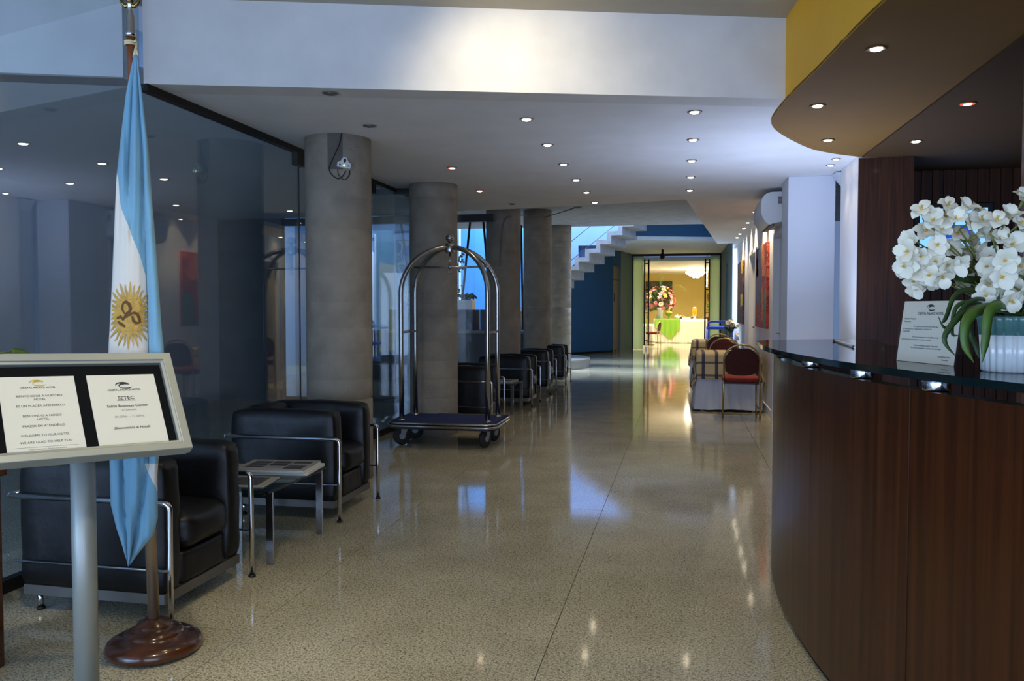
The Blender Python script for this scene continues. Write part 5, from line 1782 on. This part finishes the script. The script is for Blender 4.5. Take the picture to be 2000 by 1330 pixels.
fv = thing('flower_vase', 'little vase with one pale flower by the wall on the farther plaid table', 'vase', (0.97, 15.15, 0.754))
MB().lathe([(0.02, 0), (0.026, 0.004), (0.018, 0.05), (0.02, 0.07)], (0, 0, 0), 16).build('vase', M['ceramic'], fv)
MB().tube([(0, 0, 0.02), (0.0, 0.01, 0.10)], 0.003, 5).build('stalk', M['stem'], fv)
f = link(bpy.data.objects.new('flower', protos[2])); f.parent = fv; f.location = (0, 0.01, 0.10); f.scale = (1.3, 1.3, 1.3); f.rotation_euler = (0.9, 0, 0.2)
# blue trolley behind the tables
tr = thing('service_trolley', 'blue plastic service trolley with a looped push handle', 'trolley', (0.745, 17.3, 0))
hx_, B = 0.235, M['blue_plastic']
MB().tube([(-hx_, -0.36, 0.93), (-hx_, -0.38, 1.0)] + bez((-hx_, -0.38, 1.0), (-hx_, -0.40, 1.06), (-hx_ + 0.07, -0.40, 1.065), 4) + bez((hx_ - 0.07, -0.40, 1.065), (hx_, -0.40, 1.06), (hx_, -0.38, 1.0), 4) + [(hx_, -0.36, 0.93)], 0.022, 10).build('handle', B, tr)
for z in (0.20, 0.55, 0.93):
    MB().box(-hx_ - 0.02, hx_ + 0.02, -0.38, 0.38, z - 0.025, z + 0.03).build('shelf', B, tr, 0.012)
for sx in (-1, 1):
    for sy in (-1, 1):
        MB().tube([(sx * hx_, sy * 0.35, 0.12), (sx * hx_, sy * 0.35, 0.95)], 0.022, 10).build('leg', B, tr)
        MB().tube([(sx * hx_ - 0.016, sy * 0.35, 0.055), (sx * hx_ + 0.016, sy * 0.35, 0.055)], 0.055, 14).cyl((sx * hx_, sy * 0.35, 0.06), (sx * hx_, sy * 0.35, 0.13), 0.012, 8).build('wheel', M['rubber'], tr)
# small dark projector spot on the hall ceiling
pj = thing('ceiling_spot', 'small dark spotlight hanging from the far hall ceiling', 'spotlight', (-0.60, 25.0, 3.10))
MB().cyl((0, 0, 0), (0, 0, -0.10), 0.035, 12).build('stem', M['dark_metal'], pj)
MB().tube([(0.0, 0.06, -0.14), (0.0, -0.03, -0.20), (0.0, -0.06, -0.30)], [0.06, 0.075, 0.05], 14).build('head', M['dark_metal'], pj)
# ------------------------------------------------------------------ dining room behind the glass doors
BX, BY = -0.08, 33.0
bt = thing('buffet_table', 'long buffet table under a white pleated skirt in the dining room', 'table', (BX, BY, 0))
MB().box(-1.0, 1.0, -0.42, 0.42, 0.90, 0.94).build('table_top', M['tan_door'], bt)
for sx in (-1, 1):
    for sy in (-1, 1):
        MB().box(sx * 0.9 - 0.03, sx * 0.9 + 0.03, sy * 0.36 - 0.03, sy * 0.36 + 0.03, 0, 0.9).build('leg', M['tan_door'], bt)
skirt(1.02, 0.44, 0.943, 0.02, M['linen_warm'], 'table_skirt', 'white pleated floor-length cloth of the buffet table', 'tablecloth', (BX, BY, 0), None, 46, 0.03, 0.06)
gc = MB(); gc.smooth = True
n = 30
vs = []
def hem(u):            # how far the cloth hangs at the front, u from its left to its right rim
    return 0.30 + (0.52 * u / 0.62 if u < 0.62 else 0.52 - 0.44 * (u - 0.62) / 0.38)
for i in range(n + 1):
    for j in range(n + 1):
        u, q = i / n, j / n
        x = -0.98 + 0.98 * u
        if q < 0.5:
            vs.append((x, 0.30 - 0.775 * q * 2, 0.949))
        else:
            e = (q - 0.5) * 2
            vs.append((x, -0.475 - (0.06 * e + 0.03 * math.sin(u * 30) * e), 0.949 - hem(u) * e))
gc.add(vs, [(i * (n + 1) + j, (i + 1) * (n + 1) + j, (i + 1) * (n + 1) + j + 1, i * (n + 1) + j + 1) for i in range(n) for j in range(n)])
g_ = gc.build('green_runner', M['green_cloth'])
g_.location = (BX, BY, 0)
props(g_, 'lime green cloth whose corner hangs over the buffet front', 'tablecloth')
# flower arrangement
fa_ = thing('flower_arrangement', 'tall colourful lily arrangement in a white vase on the buffet', 'flowers', (-0.86, 33.05, 0.95))
MB().lathe([(0.10, 0), (0.11, 0.01), (0.09, 0.12), (0.12, 0.34), (0.15, 0.44), (0.13, 0.44), (0.10, 0.34), (0.0, 0.30)], (0, 0, 0), 20).build('vase', M['ceramic'], fa_)
PINK = [mat('lily_' + c, rgb, 0.6) for c, rgb in (('pink', (226, 130, 140)), ('rose', (214, 90, 96)), ('yellow', (240, 200, 60)), ('orange', (226, 100, 50)), ('pale', (240, 190, 186)), ('white', (240, 236, 220)))]
rl2 = random.Random(21)
lily = [flower_mesh(60 + k, 0.085, 0.3).build('lily', [PINK[k], M['petal_core'], M['stem']]) for k in range(6)]
for k in range(84):
    if k < 6: o = lily[k]
    else: o = link(bpy.data.objects.new('lily', lily[rl2.choice((0, 0, 1, 1, 2, 3, 4, 4, 5)) if k > 8 else k % 6].data))
    o.parent = fa_
    a, e = rl2.uniform(0, 2 * PI), rl2.uniform(-0.55, 1.2)
    q = Vector((math.cos(a) * math.cos(e) * 0.56, math.sin(a) * math.cos(e) * 0.42, 0.70 + math.sin(e) * 0.56))
    o.location = q
    o.rotation_euler = (q - Vector((0, 0, 0.65))).to_track_quat('Z', 'Y').to_euler()
    s = rl2.uniform(0.9, 1.4); o.scale = (s, s, s)
for k in range(46):
    a, e = rl2.uniform(0, 2 * PI), rl2.uniform(-0.8, 1.3)
    q = Vector((math.cos(a) * math.cos(e) * 0.64, math.sin(a) * math.cos(e) * 0.46, 0.66 + math.sin(e) * 0.60))
    c_ = Vector((0, 0, 0.6))
    strap('leaf', [c_ + (q - c_) * 0.45, c_ + (q - c_) * 0.75 + Vector((0, 0, 0.04)), q], 0.045, M['leaf' if k % 2 else 'leaf_light'], fa_, Vector(), 3)
for k in range(9):
    a = rl2.uniform(-0.5, 0.5)
    MB().tube(bez((0, 0, 0.9), (a * 0.15, 0, 1.5), (a * 0.35, rl2.uniform(-.1, .1), 1.60 + 0.24 * rl2.random()), 6), 0.0035, 4).build('spike', M['leaf_light'], fa_)
MB().tube(bez((0.2, 0, 1.1), (0.7, 0, 1.55), (0.98, -0.05, 1.1), 10), 0.006, 5).build('spike', M['leaf_light'], fa_)
# things on the buffet
bo = thing('fruit_bowl', 'green footed glass bowl of fruit beside the big flower vase', 'bowl', (-0.52, 32.78, 0.95))
MB().lathe([(0.075, 0), (0.07, 0.012), (0.02, 0.03), (0.018, 0.09), (0.09, 0.12), (0.155, 0.21), (0.16, 0.225), (0.145, 0.22), (0.08, 0.14), (0.0, 0.125)], (0, 0, 0), 24).build('bowl', M['bowl_green'], bo)
for k in range(7):
    a = 2 * PI * k / 6
    tag_ = thing('fruit', 'small yellowish fruit ' + ('topmost in' if k == 6 else 'lying around the rim of') + ' the green footed bowl', 'fruit', (-0.52 + (0.075 * math.cos(a) if k < 6 else 0), 32.78 + (0.075 * math.sin(a) if k < 6 else 0), 1.158 + (0.05 if k == 6 else 0.0)), 0, 'fruit in the green bowl')
    MB().ball((0, 0, 0.035), 0.042, 12).build('flesh', M['fruit'], tag_)
    MB().cyl((0, 0, 0.072), (0.004, 0, 0.088), 0.003, 5).build('stalk', M['stem'], tag_)
tp = thing('teapot', 'white teapot on the buffet, right of the fruit bowl', 'teapot', (-0.20, 32.8, 0.953))
MB().lathe([(0.05, 0), (0.085, 0.03), (0.09, 0.08), (0.06, 0.13), (0.03, 0.145), (0.012, 0.15), (0.016, 0.17), (0.0, 0.18)], (0, 0, 0), 20).build('body', M['ceramic'], tp)
MB().tube([(0.08, 0, 0.06), (0.12, 0, 0.09), (0.14, 0, 0.13)], [0.02, 0.014, 0.01], 8).build('spout', M['ceramic'], tp)
MB().tube(bez((-0.08, 0, 0.11), (-0.16, 0, 0.10), (-0.08, 0, 0.04), 8), 0.008, 6).build('handle', M['ceramic'], tp)
pt = thing('plate_stack', 'stack of white plates on the left end of the buffet', 'plates', (-0.92, 32.72, 0.953))
for k in range(9):
    MB().lathe([(0.07, 0.002), (0.13, 0.012), (0.132, 0.015), (0.07, 0.006), (0.0, 0.006)], (0, 0, k * 0.014), 20).build('plate', M['ceramic'], pt)
for k in range(4):
    c = thing('cup', 'white cup on the buffet, %s to the right of the teapot' % ordw[k], 'cup', (0.02 + 0.08 * k, 32.72 - 0.06 * (k % 2), 0.945), 0, 'white cups on the buffet')
    MB().lathe([(0.022, 0), (0.03, 0.01), (0.04, 0.065), (0.036, 0.065), (0.024, 0.014), (0.0, 0.012)], (0, 0, 0), 16).build('bowl', M['ceramic'], c)
    MB().tube(bez((0.036, 0, 0.05), (0.07, 0, 0.045), (0.03, 0, 0.015), 6), 0.004, 6).build('handle', M['ceramic'], c)
jd = thing('juice_dispenser', 'juice dispenser with yellow juice on the right end of the buffet', 'dispenser', (0.47, 32.85, 0.945))
MB().lathe([(0.10, 0), (0.10, 0.02), (0.05, 0.05), (0.05, 0.12), (0.10, 0.13)], (0, 0, 0), 20).build('stand', M['chrome'], jd)
MB().lathe([(0.085, 0.13), (0.095, 0.14), (0.095, 0.40), (0.09, 0.41)], (0, 0, 0), 20).build('tank', M['juice'], jd)
MB().lathe([(0.10, 0.41), (0.10, 0.44), (0.03, 0.46), (0.0, 0.47)], (0, 0, 0), 20).build('lid', M['chrome'], jd)
MB().cyl((0, -0.06, 0.10), (0, -0.14, 0.10), 0.012, 8).build('tap', M['chrome'], jd)
# chairs of the dining room
dk = [(-0.02, 34.6, 175, 'dark red chair behind the buffet, left of the cups'), (0.50, 34.7, 185, 'dark red chair behind the buffet, left of the juice dispenser'), (0.98, 34.5, 180, 'dark red chair behind the right end of the buffet'), (-1.06, 30.33, 78, 'dark red chair beside the white table at the left door handle')]
for x, y, a, lab in dk:
    o = dup(c1, (x, y, 0), R(a), lab)
    o['group'] = 'red chairs of the dining room'
    if y > 34: o.scale = (1.0, 1.0, 1.17)
skirt(0.55, 0.5, 0.76, 0.02, M['linen_warm'], 'table_cloth', 'white floor-length cloth at the left behind the glass door', 'tablecloth', (-1.62, 31.25, 0), None, 24, 0.02, 0.05)
dt = thing('round_table', 'small table under the white cloth behind the left glass door', 'table', (-1.62, 31.25, 0))
MB().box(-0.5, 0.5, -0.45, 0.45, 0.72, 0.755).build('table_top', M['tan_door'], dt)
MB().cyl((0, 0, 0), (0, 0, 0.72), 0.05, 12).build('leg', M['tan_door'], dt)
# pictures
p3 = thing('painting', 'dark garden painting behind the lily arrangement', 'painting', (-1.03, 36.98, 1.93))
MB().box(-0.56, 0.56, -0.03, 0.0, -0.61, 0.61).build('canvas', art('art_garden', [(34, 40, 34), (52, 66, 44), (26, 28, 30), (70, 90, 60), (120, 70, 90)], 6), p3)
MB().box(-0.58, 0.58, -0.025, 0.0, 0.61, 0.63).box(-0.58, 0.58, -0.025, 0, -0.63, -0.61).box(-0.58, -0.56, -0.025, 0, -0.61, 0.61).box(0.56, 0.58, -0.025, 0, -0.61, 0.61).build('frame', M['dark_metal'], p3)
p4 = thing('painting', 'narrow green and yellow painting at the right rim of the dining room wall', 'painting', (1.33, 36.98, 1.85))
MB().box(-0.28, 0.28, -0.03, 0.0, -0.55, 0.55).build('canvas', art('art_lime', [(60, 150, 60), (230, 200, 60), (40, 110, 70), (190, 70, 50)], 4), p4)
MB().box(-0.30, 0.30, -0.025, 0.0, 0.55, 0.57).box(-0.30, 0.30, -0.025, 0, -0.57, -0.55).box(-0.30, -0.28, -0.025, 0, -0.55, 0.55).box(0.28, 0.30, -0.025, 0, -0.55, 0.55).build('frame', M['tan_door'], p4)
# glass chandelier
ch = thing('chandelier', 'dazzling glass chandelier at the dining room ceiling', 'chandelier', (0.50, 32.6, 2.88))
MB().lathe([(0.10, 0), (0.10, -0.03), (0.02, -0.05), (0.02, -0.10)], (0, 0, 0), 16).build('canopy', M['steel'], ch)
for z, r_, n in ((-0.12, 0.34, 12), (-0.20, 0.22, 8), (-0.27, 0.10, 5)):
    MB().tube([(r_ * math.cos(a), r_ * math.sin(a), z + 0.02) for a in [2 * PI * i / 24 for i in range(24)]], 0.01, 6, closed=True).build('ring', M['steel'], ch)
    for k in range(n):
        a = 2 * PI * k / n
        MB().ball((r_ * math.cos(a), r_ * math.sin(a), z - 0.02), 0.055, 10, 1.2).build('glass_globe', M['chandelier'], ch)
l = bpy.data.lights.new('chandelier_light', 'POINT'); l.energy = 100; l.color = (1, 0.9, 0.7); l.shadow_soft_size = 0.25
lo_ = link(bpy.data.objects.new('chandelier_light', l)); lo_.location = (0.50, 32.6, 2.40)

# ------------------------------------------------------------------ courtyard behind the glass
for x0, x1, lab in ((-5.28, -4.56, 'grey box planter on the courtyard wall, seen left of the cart column'), (-4.46, -3.69, 'grey box planter on the courtyard wall with the white pot on it'), (-3.56, -2.95, 'grey box planter on the courtyard wall, right of the white pot')):
    b = thing('planter_box', lab, 'planter', ((x0 + x1) / 2, 14.55, 0.925), 0, 'grey planters on the courtyard wall')
    h = (x1 - x0) / 2
    m = MB().box(-h, h, -0.25, -0.22, 0, 0.375).box(-h, h, 0.22, 0.25, 0, 0.375).box(-h, -h + 0.03, -0.22, 0.22, 0, 0.375).box(h - 0.03, h, -0.22, 0.22, 0, 0.375)
    m.build('box', M['planter_grey'], b)
    MB().box(-h + 0.03, h - 0.03, -0.22, 0.22, 0.0, 0.33).build('soil', M['base_wood'], b)
wp = thing('potted_plant', 'leafy plant in a white square pot on the grey planter', 'plant', (-3.86, 14.50, 1.255))
MB().prism([(-0.13, -0.1), (0.13, -0.1), (0.13, 0.1), (-0.13, 0.1)], 0, 0.22).build('pot', M['ceramic'], wp)
rq = random.Random(9)
for k in range(34):
    a = rq.uniform(0, 6.28); r_ = rq.uniform(0.05, 0.2)
    strap('leaf', [Vector((0, 0, 0.2)), Vector((r_ * math.cos(a) * 0.6, r_ * math.sin(a) * 0.6, 0.30)), Vector((r_ * math.cos(a), r_ * math.sin(a), 0.22 + 0.15 * rq.random()))], 0.028, M['leaf' if k % 2 else 'leaf_light'], wp, Vector(), 3)
tp_ = thing('climbing_plant', 'thin tall plant with small leaves rising from the grey planter', 'plant', (-4.22, 14.6, 1.255))
for s in range(3):
    MB().tube(bez((0.03 * s, 0, 0), (0.06 * s - 0.05, 0.02, 0.6), (0.10 * s - 0.12, 0.03, 1.15 - 0.12 * s), 8), 0.006, 5).build('stem', M['stem'], tp_)
for k in range(90):
    z = rq.choice((rq.uniform(0.75, 1.15), rq.uniform(0.3, 1.1)))
    p = Vector((rq.uniform(-0.16, 0.26), rq.uniform(-.15, .15), z))
    d = Vector((rq.uniform(-1, 1), rq.uniform(-1, 1), rq.uniform(-1, .3))).normalized() * 0.07
    strap('leaf', [p, p + d * 0.5, p + d], 0.02, M['leaf' if k % 3 else 'leaf_light'], tp_, Vector(), 2)
for (x0, y0, xb, yb, Y, zb, lab) in ((918.5, 430, 897, 640, 14.86, 0.925, 'dark leaning steel post behind the cart hoop, right of the column'),
                         (782, 425, 812, 640, 14.86, 0.925, 'dark leaning steel post left of the cart column'),
                         (944, 430, 962, 640, 14.86, 0.925, 'dark leaning steel post at the left rim of the third column'),
                         (1018, 440, 1023, 730, 16.0, 0.0, 'dark leaning steel post between the third and fourth columns')):
    r0, r1 = ray(x0, y0), ray(xb, yb)
    A_ = Vector((0, 0, EYE)) + r0 * (Y / r0.y)
    B_ = Vector(((r1 * (Y / r1.y)).x, Y, zb))
    o = thing('leaning_post', lab, 'post', tuple(B_), 0, 'leaning dark posts in the courtyard')
    MB().tube([B_, A_], 0.022, 10).build('shaft', M['dark_metal'], o, world=True)
    MB().box(-0.03, 0.03, -0.03, 0.03, 0.0, 0.02).build('shoe', M['dark_metal'], o)
pcx = at(789, 470, 18.4)
p5 = thing('painting', 'tall yellow and blue abstract painting on the pale courtyard wall', 'painting', (-5.80, 17.98, 2.1))
MB().box(-0.62, 0.62, -0.03, 0.0, -0.78, 0.78).build('canvas', art('art_court', [(190, 170, 80), (60, 90, 180), (210, 200, 150), (40, 60, 130), (120, 120, 60)], 2.6, (1, 1, 0.6)), p5)
MB().box(-0.64, 0.64, -0.025, 0.0, 0.78, 0.80).box(-0.64, 0.64, -0.025, 0, -0.80, -0.78).box(-0.64, -0.62, -0.025, 0, -0.78, 0.78).box(0.62, 0.64, -0.025, 0, -0.78, 0.78).build('frame', M['dark_metal'], p5)
